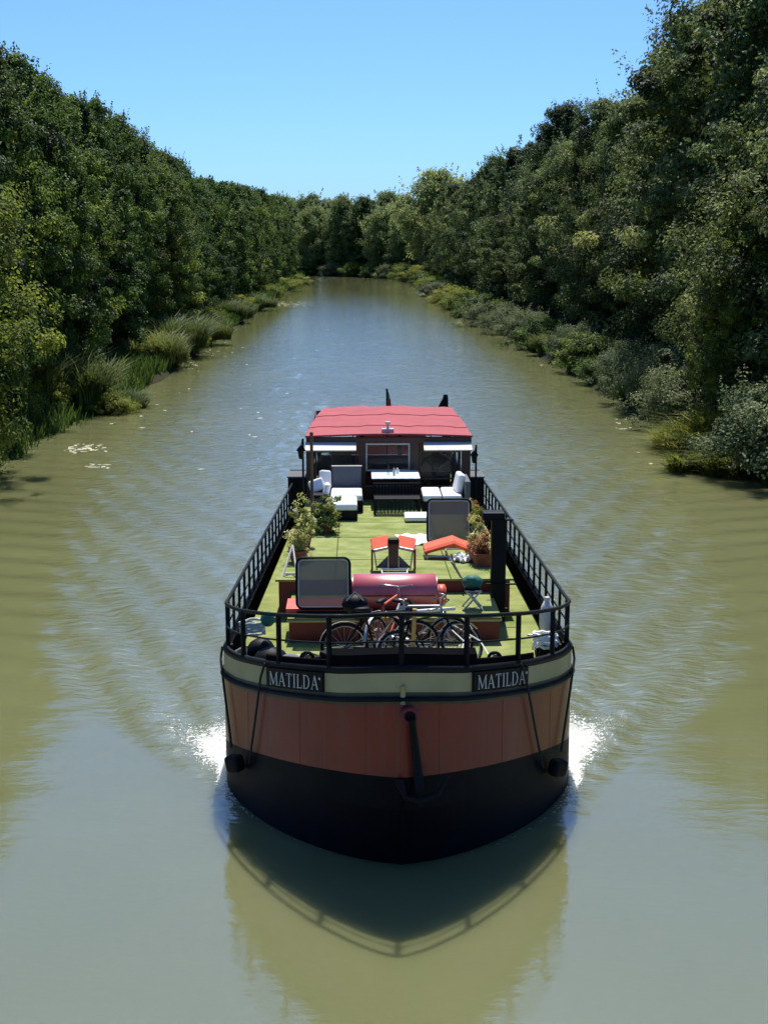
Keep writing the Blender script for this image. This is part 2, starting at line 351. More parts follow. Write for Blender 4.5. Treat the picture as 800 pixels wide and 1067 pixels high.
foam_glint = (0.20*np.exp(-((au_-2.50-0.42*(vv-3.4))/0.42)**2)*np.exp(-((vv-3.9)/1.5)**2)+0.27*np.exp(-((au_-2.9-0.42*(vv-3.4))/0.9)**2)*np.exp(-((vv-5.2)/3.0)**2))*np.clip(chopw*1.6, 0, 1)+0.40*lip*np.exp(-((dd-.08)/.10)**2)  # shoulder terms place painted sun glints among the spray; lip term is bow spray
foam_glint = foam_glint+0.30*np.exp(-((dd-0.25)/0.3)**2)*sstep(2, 5, vv)*(1-sstep(20, 30, vv))
me = npmesh('canal_water', np.stack([X, Y, Z], -1).reshape(-1, 3), Fq, attrs={'foam_glint': foam_glint.ravel(), 'chop': chop.ravel()}, smooth=True)
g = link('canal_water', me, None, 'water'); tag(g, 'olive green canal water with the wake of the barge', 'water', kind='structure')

# ------------------------------------------------------------------ foliage
def leaves_mesh(name, cen, nrm, size, tint, rng, aspect=0.62):
    n = len(cen); r = rng.normal(size=(n, 3)); t = np.cross(nrm, r); t /= np.linalg.norm(t, axis=1)[:, None]+1e-9
    b = np.cross(nrm, t); s = size[:, None]
    fold = nrm*s*0.18
    V = np.stack([cen-t*s*0.5, cen+b*s*aspect*0.5+fold*0.6-t*s*0.05, cen+t*s*0.5, cen-b*s*aspect*0.5+fold*0.6-t*s*0.05], 1).reshape(-1, 3)
    return npmesh(name, V, np.arange(n*4).reshape(-1, 4), attrs={'tint': np.repeat(tint, 4)})
def crown(name, seed, z0, z1, R, nc, per, ls, prof, cr=(0.45, 0.95), lump=0.14, shoots=40, inner=0.12, core=0.35, squash=0.8):
    rng = np.random.RandomState(seed); H = z1-z0
    t = rng.uniform(0, 1, nc)**0.95; th = rng.uniform(0, 2*PI, nc); ph = rng.uniform(0, 6, 6)
    lm = 1+lump*np.sin(3*th+ph[0]+5*t)+lump*0.8*np.sin(2*th+ph[1]-9*t)+lump*0.6*np.sin(7*th+ph[2]+13*t)+lump*.5*rng.normal(size=nc)
    depth = 1-core*rng.uniform(0, 1, nc)**2.0
    rr = R*prof(t)*lm*depth
    cc = np.stack([rr*np.cos(th), rr*np.sin(th), z0+H*t+rng.normal(size=nc)*0.2], 1)
    crad = rng.uniform(cr[0], cr[1], nc); ctint = np.clip(rng.normal(0.42, 0.27, nc), 0, 0.97)
    k = np.repeat(np.arange(nc), per); n = len(k)
    off = rng.normal(size=(n, 3)); off /= np.linalg.norm(off, axis=1)[:, None]; off *= (rng.uniform(0, 1, n)**0.45)[:, None]
    off[:, 2] *= squash
    cen = cc[k]+off*crad[k][:, None]
    out = np.stack([np.cos(th[k]), np.sin(th[k]), np.full(n, 0.5)], 1)
    nr = out*0.35+off*0.8+rng.normal(size=(n, 3))*0.32+np.array([0, 0, 0.4]); nr /= np.linalg.norm(nr, axis=1)[:, None]
    size = ls*rng.uniform(0.65, 1.3, n); tint = np.clip(ctint[k]+rng.normal(0, 0.13, n), 0, 1)
    C_, N_, S_, T_ = [cen], [nr], [size], [tint]
    if shoots:                       # upright twigs breaking the outline
        st = rng.uniform(0.35, 1, shoots); sth = rng.uniform(0, 2*PI, shoots); m = 26
        sr = R*prof(st)*(1+lump*np.sin(3*sth+ph[0]+5*st)); ln = rng.uniform(0.5, 1.5, shoots)*cr[1]*1.1
        kk = np.repeat(np.arange(shoots), m); f = rng.uniform(0, 1, len(kk))
        base = np.stack([sr*np.cos(sth), sr*np.sin(sth), z0+H*st], 1)[kk]
        dr = np.stack([np.cos(sth)*0.35, np.sin(sth)*0.35, np.full(shoots, 1.0)], 1)[kk]
        p = base+dr*(f*ln[kk])[:, None]+rng.normal(size=(len(kk), 3))*0.09*(1.3-f)[:, None]*cr[1]*1.6
        nn = rng.normal(size=(len(kk), 3))+np.array([0, 0, .6]); nn /= np.linalg.norm(nn, axis=1)[:, None]
        C_.append(p); N_.append(nn); S_.append(ls*rng.uniform(0.6, 1.1, len(kk))); T_.append(np.clip(rng.normal(0.62, 0.18, len(kk)), 0, 1))
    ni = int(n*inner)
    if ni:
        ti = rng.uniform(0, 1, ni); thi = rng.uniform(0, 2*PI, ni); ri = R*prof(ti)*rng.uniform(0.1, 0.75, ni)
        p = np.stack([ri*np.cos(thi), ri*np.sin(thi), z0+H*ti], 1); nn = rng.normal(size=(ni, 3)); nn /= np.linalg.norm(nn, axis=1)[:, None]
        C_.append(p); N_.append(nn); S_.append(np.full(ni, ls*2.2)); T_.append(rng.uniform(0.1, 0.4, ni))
    return leaves_mesh(name, np.concatenate(C_), np.concatenate(N_), np.concatenate(S_), np.concatenate(T_), rng)
pf_hedge = lambda t: np.clip(np.sin(PI*np.clip(t*0.86+0.12, 0, 1)), 0, 1)**0.62
pf_egg = lambda t: np.where(t < 0.3, 0.78+0.22*np.sin(t/0.3*PI/2), np.clip(1-((t-0.3)/0.72)**1.9, 0.02, 1)**0.8)
pf_round = lambda t: np.sqrt(np.clip(1-(2*t*0.96-0.92)**2, 0.02, 1))
pf_cone = lambda t: np.clip(1-t, 0, 1)**0.7*0.95+0.06
pf_bush = lambda t: np.sqrt(np.clip(1-(t*0.97)**2, 0.02, 1))
def trunk_mesh(name, h, r, seed, mat_='bark'):
    rnd = random.Random(seed); mb = MB(); pts = []; k = 7
    lean = (rnd.uniform(-.3, .3), rnd.uniform(-.3, .3))
    for i in range(k+1):
        f = i/k; pts.append((lean[0]*f*f*2+rnd.uniform(-.05, .05), lean[1]*f*f*2+rnd.uniform(-.05, .05), -0.6+h*f))
    mb.tube(pts, [r*(1.35 if i == 0 else 1.0)*(1-0.75*i/k) for i in range(k+1)], 10)
    for j in range(9):
        f = 0.25+0.7*j/9; i = int(f*k); b = Vector(pts[i]); a = rnd.uniform(0, 2*PI); L_ = h*0.24*(1.2-f)
        q = [b+Vector((math.cos(a)*L_*u, math.sin(a)*L_*u, L_*u*(0.5+u*0.5))) for u in (0, 0.35, 0.7, 1.0)]
        mb.tube(q, [r*0.42*(1-f*0.6)*(1-0.8*u) for u in (0, .35, .7, 1.0)], 6)
    me = bpy.data.meshes.new(name); me.from_pydata(mb.v, [], mb.f); me.polygons.foreach_set('use_smooth', [True]*len(mb.f)); me.materials.append(M[mat_]); return me
def kind_mesh(fn, matname):
    me = fn; me.materials.append(M[matname]); return me
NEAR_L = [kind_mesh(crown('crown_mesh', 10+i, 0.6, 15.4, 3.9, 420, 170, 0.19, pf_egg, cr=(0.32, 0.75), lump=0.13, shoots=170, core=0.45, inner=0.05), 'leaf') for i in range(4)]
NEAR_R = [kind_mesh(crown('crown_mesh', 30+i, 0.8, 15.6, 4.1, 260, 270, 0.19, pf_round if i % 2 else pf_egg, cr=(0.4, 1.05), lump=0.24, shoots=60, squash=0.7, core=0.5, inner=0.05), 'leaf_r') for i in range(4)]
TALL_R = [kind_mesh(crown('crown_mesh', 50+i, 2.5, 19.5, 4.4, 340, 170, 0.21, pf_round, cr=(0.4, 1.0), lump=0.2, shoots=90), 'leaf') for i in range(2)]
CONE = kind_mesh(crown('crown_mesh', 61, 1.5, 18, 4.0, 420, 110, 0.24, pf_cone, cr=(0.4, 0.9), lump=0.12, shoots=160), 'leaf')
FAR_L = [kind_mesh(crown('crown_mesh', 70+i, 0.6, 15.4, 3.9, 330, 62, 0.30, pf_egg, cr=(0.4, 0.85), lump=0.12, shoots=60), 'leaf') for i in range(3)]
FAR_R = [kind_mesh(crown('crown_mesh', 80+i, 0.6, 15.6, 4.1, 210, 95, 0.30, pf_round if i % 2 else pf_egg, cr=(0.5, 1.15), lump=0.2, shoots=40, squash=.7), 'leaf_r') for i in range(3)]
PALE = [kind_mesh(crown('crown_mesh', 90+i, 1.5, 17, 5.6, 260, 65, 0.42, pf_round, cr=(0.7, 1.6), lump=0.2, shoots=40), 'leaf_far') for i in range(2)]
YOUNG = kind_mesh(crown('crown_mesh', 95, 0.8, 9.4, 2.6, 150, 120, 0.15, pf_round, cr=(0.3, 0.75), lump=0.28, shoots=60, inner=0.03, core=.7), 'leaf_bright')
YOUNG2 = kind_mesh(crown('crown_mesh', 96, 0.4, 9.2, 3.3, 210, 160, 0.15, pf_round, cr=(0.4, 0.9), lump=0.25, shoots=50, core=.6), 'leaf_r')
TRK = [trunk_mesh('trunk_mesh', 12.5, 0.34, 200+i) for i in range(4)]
def tree(name, label, x, y, crown_me, trunk_me, rz, sc, group=None, cat='tree', z=None):
    zz = float(terrain_z(np.array([x]), np.array([y]))[0]) if z is None else z
    t = thing(name, label, cat, (x, y, zz-0.1), group); t.rotation_euler.z = rz; t.scale = sc
    c = bpy.data.objects.new('crown', crown_me); C.objects.link(c); c.parent = t
    k = bpy.data.objects.new('trunk', trunk_me); C.objects.link(k); k.parent = t
    return t
rnd = random.Random(11)
s = 33.0; i = 0
while s < 330:
    i += 1; x, y, p = along(s, -16.9+rnd.uniform(-.6, .6)); far = s > 130
    k = rnd.uniform(0.95, 1.05); kz_ = float(np.interp(s, [60, 88, 107, 139, 197, 260], [0.99, 0.93, 0.86, 0.86, 0.91, 1.0]))
    tree('plane_tree', 'dense dark plane tree, %s from the bridge in the left bank row' % ordw(i), x, y, rnd.choice(FAR_L if far else NEAR_L), rnd.choice(TRK), rnd.uniform(0, 6.28), (k*rnd.uniform(.84, .98), k*rnd.uniform(.84, .98), kz_*rnd.uniform(.96, 1.05)), 'plane trees in a row on the left bank')
    s += rnd.uniform(6.8, 8.2)
s = 50.0; i = 0
while s < 300:
    i += 1; x, y, p = along(s, -26+rnd.uniform(-1, 1)); k = rnd.uniform(0.9, 1.05)
    tree('background_tree', 'shaded tree behind the left bank row, %s from the bridge' % ordw(i), x, y, rnd.choice(FAR_L), rnd.choice(TRK), rnd.uniform(0, 6.28), (k, k, k*0.84), 'trees behind the left bank row')
    s += rnd.uniform(9, 12)
s = 30.0; i = 0
while s < 420:
    i += 1; x, y, p = along(s, 18.2+rnd.uniform(-.9, .9)); far = s > 140
    k = rnd.uniform(0.82, 1.14)*(1.08 if s < 80 else 1.0)
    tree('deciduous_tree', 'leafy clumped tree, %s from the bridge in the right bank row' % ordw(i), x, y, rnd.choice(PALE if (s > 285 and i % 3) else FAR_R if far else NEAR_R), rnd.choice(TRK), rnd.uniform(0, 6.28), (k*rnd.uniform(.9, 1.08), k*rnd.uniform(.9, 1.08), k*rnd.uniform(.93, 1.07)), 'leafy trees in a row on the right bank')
    s += rnd.uniform(7.2, 9.8)
s = 48.0; i = 0
while s < 430:
    i += 1; x, y, p = along(s, 25.5+rnd.uniform(-1.5, 1.5)); k = rnd.uniform(0.9, 1.1)
    cm = CONE if i in (8, 9) else (rnd.choice(TALL_R) if s < 130 else rnd.choice(PALE if s > 250 else FAR_R))
    if s > 130: k *= 1.08
    tree('conical_tree' if cm is CONE else 'tall_tree', ('dark pointed' if cm is CONE else 'tall')+' tree behind the right bank row, %s from the bridge' % ordw(i), x, y, cm, rnd.choice(TRK), rnd.uniform(0, 6.28), (k, k, k), 'tall trees behind the right bank row')
    s += rnd.uniform(8, 11)
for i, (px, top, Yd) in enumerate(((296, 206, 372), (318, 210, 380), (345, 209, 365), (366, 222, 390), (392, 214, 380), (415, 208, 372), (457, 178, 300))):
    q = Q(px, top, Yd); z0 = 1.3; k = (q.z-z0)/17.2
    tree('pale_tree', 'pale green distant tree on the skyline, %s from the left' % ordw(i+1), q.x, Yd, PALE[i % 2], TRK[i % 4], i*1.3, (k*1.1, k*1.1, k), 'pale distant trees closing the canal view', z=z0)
tree('young_tree', 'bright young tree leaning in at the left edge of the photo', -12.5, 43.5, YOUNG, TRK[1], 0.7, (1, 1, 1.0))
tree('small_tree', 'lighter small tree in front of the right bank row at the right edge', 14.9, 49.5, YOUNG2, TRK[2], 0.0, (1.0, 1.0, 1.0))
_st = [o for o in bpy.data.objects if o.name.startswith('small_tree')][0]
for lx, ly, lz, k_ in ((-1.0, -1.2, 3.4, .52), (-1.6, -1.0, 0.8, .42)):
    _c = bpy.data.objects.new('young_shoots', YOUNG); C.objects.link(_c); _c.parent = _st; _c.location = (lx, ly, lz); _c.scale = (k_, k_, k_)

# bushes and reeds on the banks
BUSH = {k: [kind_mesh(crown('foliage_mesh', 300+7*j+i, 0.0, 1.7, 1.5, 90, 120, ls, pf_bush, cr=(0.22, 0.5), lump=0.16, shoots=sh_, inner=0.06), k) for i in range(2)] for j, (k, ls, sh_) in enumerate((('leaf_silver', 0.085, 40), ('leaf_bright', 0.10, 30), ('leaf', 0.11, 20)))}
def reeds(seed, n, R, h, matn, wd=0.035, arch=0.45):
    rng = np.random.RandomState(seed); a = rng.uniform(0, 2*PI, n); r = R*np.sqrt(rng.uniform(0, 1, n)); hh = h*rng.uniform(0.55, 1.1, n)*(1-0.35*(r/R)**2)
    tc_ = rng.randint(0, 26, n); ta = rng.uniform(0, 2*PI, 26); tr_ = R*np.sqrt(rng.uniform(0, 1, 26)); tz = rng.uniform(0.45, 1.1, 26); bx = tr_[tc_]*np.cos(ta[tc_])+r*np.cos(a)*0.22; by = tr_[tc_]*np.sin(ta[tc_])+r*np.sin(a)*0.22; hh = hh*tz[tc_]; da = a+rng.normal(0, 1.1, n); bend = arch*hh*rng.uniform(0.2, 1.5, n)
    rows = []; 
    for f in (0, 0.35, 0.7, 1.0):
        cx = bx+np.cos(da)*bend*f*f; cy = by+np.sin(da)*bend*f*f; cz = hh*(f-0.22*f*f*f*arch/0.45)
        w_ = wd*(1-f**2*0.95); pa = da+PI/2+0.5
        rows.append((np.stack([cx-np.cos(pa)*w_, cy-np.sin(pa)*w_, cz], 1), np.stack([cx+np.cos(pa)*w_, cy+np.sin(pa)*w_, cz], 1)))
    V = np.stack([q for rw in rows for q in rw], 1).reshape(-1, 3); b = (np.arange(n)*8)[:, None]
    Fq = np.concatenate([b+np.array([[2*k, 2*k+1, 2*k+3, 2*k+2]]) for k in range(3)], 1).reshape(-1, 4)
    me = npmesh('blade_mesh', V, Fq, attrs={'tint': np.repeat(np.clip(rng.normal(.5, .22, n), 0, 1), 8)}); me.materials.append(M[matn]); return me
REED = [reeds(400+i, 3800, 1.5, 2.5, 'reed', 0.028) for i in range(2)]
FERN = reeds(410, 2600, 1.3, 1.25, 'fern', 0.03, 0.9)
def bush(name, label, x, y, me, sc, group, cat='bush'):
    z = max(0.0, float(terrain_z(np.array([x]), np.array([y]))[0]))
    o = bpy.data.objects.new(name, me); C.objects.link(o); o.location = (x, y, z-0.08); o.rotation_euler.z = rnd.uniform(0, 6.28); o.scale = sc
    return tag(o, label, cat, group)
# left bank reeds, from the photograph's own clumps
lb = [(45, 432, 1.2, 1.15, 'r'), (75, 428, 1.25, 1.25, 'r'), (100, 424, 1.0, 1.0, 'r'), (128, 424, .8, .5, 'r'), (168, 384, 1.3, 1.0, 'r'), (190, 372, 1.4, 1.1, 'r'), (212, 360, 1.3, 1.1, 'r'), (243, 338, 1.2, .95, 'r'), (268, 325, 1.3, .9, 'r'), (10, 450, 1.0, 1.0, 'b'), (55, 437, .8, .7, 'b'), (112, 428, .8, .8, 'b'), (138, 430, .7, .5, 'b'), (178, 382, .9, .8, 'b'), (203, 368, .9, .8, 'b'), (226, 350, .9, .9, 'b'), (255, 332, 1.0, .9, 'b'), (287, 314, 1.2, .9, 'b'), (300, 305, 1.8, .9, 'b'), (312, 298, 1.8, .8, 'b')]
for i, (px, py, kx, kz, t) in enumerate(lb):
    q = P(px, py-2, 0.1)
    x = min(q.x-0.5, -10.9)
    if t == 'r': bush('reed_clump', 'green reeds at the left water edge, %s clump from the bridge' % ordw(i+1), x, q.y, REED[i % 2], (kx*(1 if q.y < 110 else 1.2), kx*1.2, kz), 'reed clumps on the left bank', 'reeds')
    else: bush('bright_shrub', 'bright green shrub at the left water edge, %s plant from the bridge' % ordw(i+1), x, q.y, BUSH['leaf_bright'][i % 2], (kx, kx, kz), 'shrubs on the left bank')
rb = [(806, 500, 1.45, 1.4, 's'), (796, 470, 1.2, 1.2, 's'), (745, 490, 1.15, 1.15, 'f'), (722, 470, 1.1, 1.0, 'f'), (740, 474, 1.3, 1.5, 'f'), (765, 470, 1.3, 1.6, 'f'), (712, 460, .9, .8, 'f'), (706, 448, 1.2, 1.1, 's'), (690, 432, 1.3, 1.25, 's'), (668, 422, 1.2, 1.15, 's'), (650, 408, 1.1, 1.0, 's'), (632, 402, .9, .6, 'd'), (612, 390, 1.1, .9, 'd'), (596, 380, 1.1, .9, 's'), (578, 372, 1.1, .9, 'r'), (560, 366, 1.2, 1.0, 'd'), (545, 358, 1.4, 1.1, 's'), (528, 350, 1.3, 1.1, 's'), (510, 342, 1.5, 1.2, 's'), (496, 333, 1.5, 1.1, 'd'), (482, 325, 1.6, 1.1, 'b'), (470, 318, 1.8, 1.1, 'b'), (458, 311, 2.0, 1.1, 's'), (447, 304, 1.6, .9, 'b'), (440, 299, 1.6, .9, 'd'), (432, 295, 1.6, .9, 'b')]
wd_ = {'s': ('grey_shrub', 'silvery grey-green shrub', 'leaf_silver'), 'b': ('bright_shrub', 'bright green shrub', 'leaf_bright'), 'd': ('dark_shrub', 'dark green shrub', 'leaf')}
for i, (px, py, kx, kz, t) in enumerate(rb):
    q = P(px, py-3, 0.1); x = max(q.x+0.1, 11.2 if t == 'f' else 11.8)
    if t in 'fr': bush('fern' if t == 'f' else 'reed_clump', ('yellow-green feathery plant' if t == 'f' else 'bright grass tuft')+' at the right water edge, %s plant from the bridge' % ordw(i+1), x, q.y, FERN if t == 'f' else REED[0], (kx, kx, kz*(1 if t == 'f' else .6)), 'plants along the right water edge', 'plant')
    else: n_, l_, m_ = wd_[t]; bush(n_, l_+' overhanging the right water edge, %s plant from the bridge' % ordw(i+1), x, q.y, BUSH[m_][i % 2], (kx, kx*1.15, kz), 'plants along the right water edge')
# far bank shrubs round the bend
for i in range(16):
    x, y, p = along(283+i*8, 12.6); bush('far_shrub', 'small shrub on the far bend of the canal, %s along the right bank' % ordw(i+1), x, y, BUSH[('leaf_bright', 'leaf_silver', 'leaf')[i % 3]][i % 2], (2.1, 2.1, 1.5), 'shrubs round the far bend')
# under-growth: continuous grass along both banks
def grass():
    rng = np.random.RandomState(7); n = 90000; s_ = 25+300*rng.uniform(0, 1, n)**1.3; side = rng.choice([-1, 1], n)
    off = side*(HALF+0.2+3.2*rng.uniform(0, 1, n)**1.5); Pn = CLn[np.clip((s_+80).astype(int), 0, 699)]
    x0 = Pn[:, 0]+np.cos(Pn[:, 2])*off; y0 = Pn[:, 1]+np.sin(Pn[:, 2])*off+rng.uniform(0, 1, n)
    z = terrain_z(x0, y0); h = rng.uniform(0.2, 0.6, n)*(1+s_/200); a = rng.uniform(0, 2*PI, n); wv = 0.03*(1+s_/60); da = rng.uniform(0, 2*PI, n)
    b = np.stack([x0, y0, z-0.05], 1); d = np.stack([np.cos(a)*wv, np.sin(a)*wv, 0*a], 1); tp = b+np.stack([np.cos(da)*h*.4, np.sin(da)*h*.4, h], 1)
    V = np.stack([b-d, b+d, tp+d*.2, tp-d*.2], 1).reshape(-1, 3)
    return npmesh('bank_grass', V, np.arange(4*n).reshape(-1, 4), attrs={'tint': np.repeat(np.clip(rng.normal(.45, .2, n), 0, 1), 4)})
tag(link('bank_grass', grass(), None, 'leaf'), 'uneven grass along both canal banks', 'grass', kind='stuff')
# floating debris
def debris():
    rng = np.random.RandomState(9); pts = []
    def patch(px, py, sx, sy, n):
        for _ in range(n):
            q = P(px+rng.normal()*sx, py+rng.normal()*sy); pts.append((q.x, q.y))
    patch(80, 467, 15, 2.2, 90); patch(105, 486, 8, 1.5, 14); patch(185, 378, 10, 4, 40); patch(215, 365, 12, 6, 30); patch(100, 432, 40, 6, 20); patch(300, 317, 12, 1.2, 160); patch(4, 500, 4, 8, 10)
    patch(655, 436, 10, 6, 14); patch(700, 470, 20, 14, 12); patch(560, 375, 10, 4, 10); patch(240, 400, 60, 40, 25); patch(420, 300, 25, 1, 25)
    pts_ = np.array(pts); pts_ = pts_[np.abs(pts_[:, 0]-0.8) < 11.4]; n = len(pts_); a = rng.uniform(0, 2*PI, n); s_ = rng.uniform(0.03, 0.09, n)*(1+pts_[:, 1]/140)
    z = wave(pts_[:, 0], pts_[:, 1])[0]+0.018
    V = []
    for (x, y), aa, ss, zz in zip(pts_, a, s_, z):
        for k, rr in enumerate((1.5, .7, 1.2, .7)):
            t = aa+k*PI/2; V.append((x+math.cos(t)*ss*rr, y+math.sin(t)*ss*rr, zz))
    return npmesh('floating_leaves', V, np.arange(4*n).reshape(-1, 4), attrs={'tint': np.repeat(rng.uniform(.5, 1, n), 4)})
M['scum'] = mat('fallen leaves and petals', (0.50, 0.50, 0.33), 0.7, var=0.3)
tag(link('floating_leaves', debris(), None, 'scum'), 'pale fallen leaves drifting on the water near the banks', 'leaves', kind='stuff')
#BARGE#
# ================================================================== THE BARGE
def cxb(Yv): return 0.53+(Yv-15)*0.0145
def sheer(Yv):
    if Yv < 18: return float(np.interp(Yv, [14.7, 15.1, 15.47, 16.2, 17.1, 18.0], [2.56, 2.42, 2.325, 2.15, 1.965, 1.83]))
    if Yv < 33.5: return 1.83-(Yv-18)*0.0432
    return 1.16+max(0, Yv-36)**2*0.012
def boot(Yv):
    if Yv < 18: return 1.23-0.215*(Yv-14.8)
    return max(0.35, 0.54-(Yv-18)*0.015)
def deckz(Yv): return 1.33 if Yv < 21 else max(0.90, 1.33-(Yv-21)*0.036)
def trunkz(Yv): return 1.95-(Yv-21.45)*0.0417
# stations: (half breadth upper, Y upper, half breadth at the water line, Y at the water line)
ST = []
for i in range(22):
    f = PI/2*(i/21)
    cu, su, cw, sw = max(0, math.cos(f)), math.sin(f), max(0, math.cos(f)), math.sin(f)
    ST.append((2.42*su**(2/1.42), 18.0-3.3*cu**(2/1.42), 2.40*sw**(2/1.6), 17.85-2.8*cw**(2/1.6)))
for Yv in (18.4, 19.2, 20, 21, 22.5, 24, 25.5, 27, 28.5, 30, 31.5, 33, 34.5, 36): h = 2.42-(Yv-17.7)*0.011; ST.append((h, Yv, h-0.02, Yv))
for i in range(1, 9):
    f = PI/2*i/8; h = 2.22*math.cos(f)**0.8 if i < 8 else 0.0; ST.append((h, 36+4.6*math.sin(f), h*0.75, 36+3.9*math.sin(f)))
def hull_pt(k, side, z, grow=0.0):
    hu, yu, hw, yw = ST[k]; t = min(1.0, max(0.0, (0.95-z)/0.95))**1.25
    if z < 0: t = 1.0
    h = hu+(hw-hu)*t; y = yu+(yw-yu)*t
    if z < 0: h *= 1+z*0.12
    if grow:
        c = 1.0 if k > 21 else math.sin(PI/2*k/21); n = (c, -math.sqrt(max(0, 1-c*c))) if k < 36 else ((0.9, 0.4))
        h = max(0.0, h+grow*n[0]) if k > 0 else 0.0; y += grow*n[1]
    return (cxb(y)+side*h, y, z)
LEV = [(lambda y: sheer(y), 0), (lambda y: sheer(y)-0.04, 0), (lambda y: sheer(y)-0.27, 1), (lambda y: sheer(y)-0.42, 2), (lambda y: (sheer(y)-0.42)*.66+boot(y)*.34, 3), (lambda y: (sheer(y)-0.42)*.33+boot(y)*.67, 3), (lambda y: boot(y), 3), (lambda y: boot(y)*.66, 4), (lambda y: boot(y)*.33, 4), (lambda y: 0.0, 4), (lambda y: -0.7, 4)]
order = [(k, -1) for k in range(len(ST)-1, 0, -1)]+[(0, 1)]+[(k, 1) for k in range(1, len(ST))]
BG = thing('barge', 'canal barge with red and black hull, green deck and red wheelhouse roof', 'barge', (cxb(15), 15.1, 0))
mb = MB(); rows = [[hull_pt(k, s_, f(ST[k][1])) for k, s_ in order] for f, _ in LEV]
for i in range(1, len(rows)): mb.strip([rows[i-1], rows[i]], mi={0: 0, 1: 1, 2: 2, 3: 3, 4: 4}[LEV[i][1]])
hull = mb.build('hull', ['black', 'cream', 'stripe', 'red', 'hull_black'], BG, smooth=True)
def seg_pts(k0, k1, fz, grow): return [hull_pt(k, s_, fz(ST[k][1]), grow) for k, s_ in order if (k >= k0 and k <= k1)]
mb = MB(); mb.tube(seg_pts(0, 43, lambda y: sheer(y)-0.345, 0.03), 0.028, 8); mb.build('rubbing_strake', 'black', hull, smooth=True)
mb = MB(); mb.tube(seg_pts(0, 43, lambda y: sheer(y)+0.005, -0.03), 0.05, 8); mb.build('gunwale', 'black', BG, smooth=True)
for kx, sd in ((4, -1), (4, 1), (9, -1), (9, 1), (14, -1), (14, 1)):
    mb = MB(); y_ = ST[kx][1]; mb.tube([hull_pt(kx, sd, sheer(y_)-.43-(sheer(y_)-.43-boot(y_))*t_/4, 0.0) for t_ in range(5)], 0.0035, 5); mb.build('plate_seam', 'red', hull, smooth=True)
# inner bulwark and deck
mb = MB(); a = seg_pts(0, 43, lambda y: sheer(y), -0.07); b = [(p[0], p[1], deckz(p[1])) for p in a]
mb.strip([a, b]); mb.build('bulwark', 'matte', BG, smooth=True)
kk = [k for k in range(0, 44)]
mb = MB(); L_ = [hull_pt(k, -1, 1, -0.08) for k in kk]; R_ = [hull_pt(k, 1, 1, -0.08) for k in kk]
mb.strip([[(p[0], p[1], deckz(p[1])-0.002) for p in L_], [(p[0], p[1], deckz(p[1])-0.002) for p in R_]]); mb.build('side_deck', 'turf', BG)
mb = MB(); pts = []
c0 = [(-1.15, 17.6), (-0.6, 16.8), (0.55, 16.0), (1.5, 16.7), (1.55, 19.0), (-1.25, 19.3)]
mb.add([(x, y, 1.338) for x, y in c0], [tuple(range(len(c0)))]); mb.build('foredeck_plate', 'cream', BG)
# raised black plates over the stem
mb = MB(); hp = [hull_pt(k, s_, sheer(ST[k][1]), -0.02) for k, s_ in order if k <= 12]
mb.strip([[(p[0], p[1], p[2]) for p in hp], [(p[0], p[1]+0.02, p[2]+0.11) for p in hp], [(p[0], p[1]+0.10, p[2]+0.10) for p in hp]])
hp = [hull_pt(k, s_, sheer(ST[k][1]), -0.03) for k, s_ in order if k <= 7]
mb.strip([[(p[0], p[1], p[2]+.1) for p in hp], [(p[0], p[1]+0.03, p[2]+0.17) for p in hp], [(p[0], p[1]+0.30, p[2]+0.17) for p in hp]])
mb.build('bow_plate', 'matte', BG, smooth=False)
mb = MB(); sp_ = [hull_pt(0, 1, z, 0.012) for z in (2.37, 2.15)]; mb.tube(sp_, 0.03, 8); mb.build('stem_bar', 'cream', BG, smooth=True)
mb = MB(); mb.tube([hull_pt(0, 1, z, 0.0) for z in (1.15, .8, .4, 0, -.5)], 0.022, 8); mb.build('stem_post', 'hull_black', hull, smooth=True)
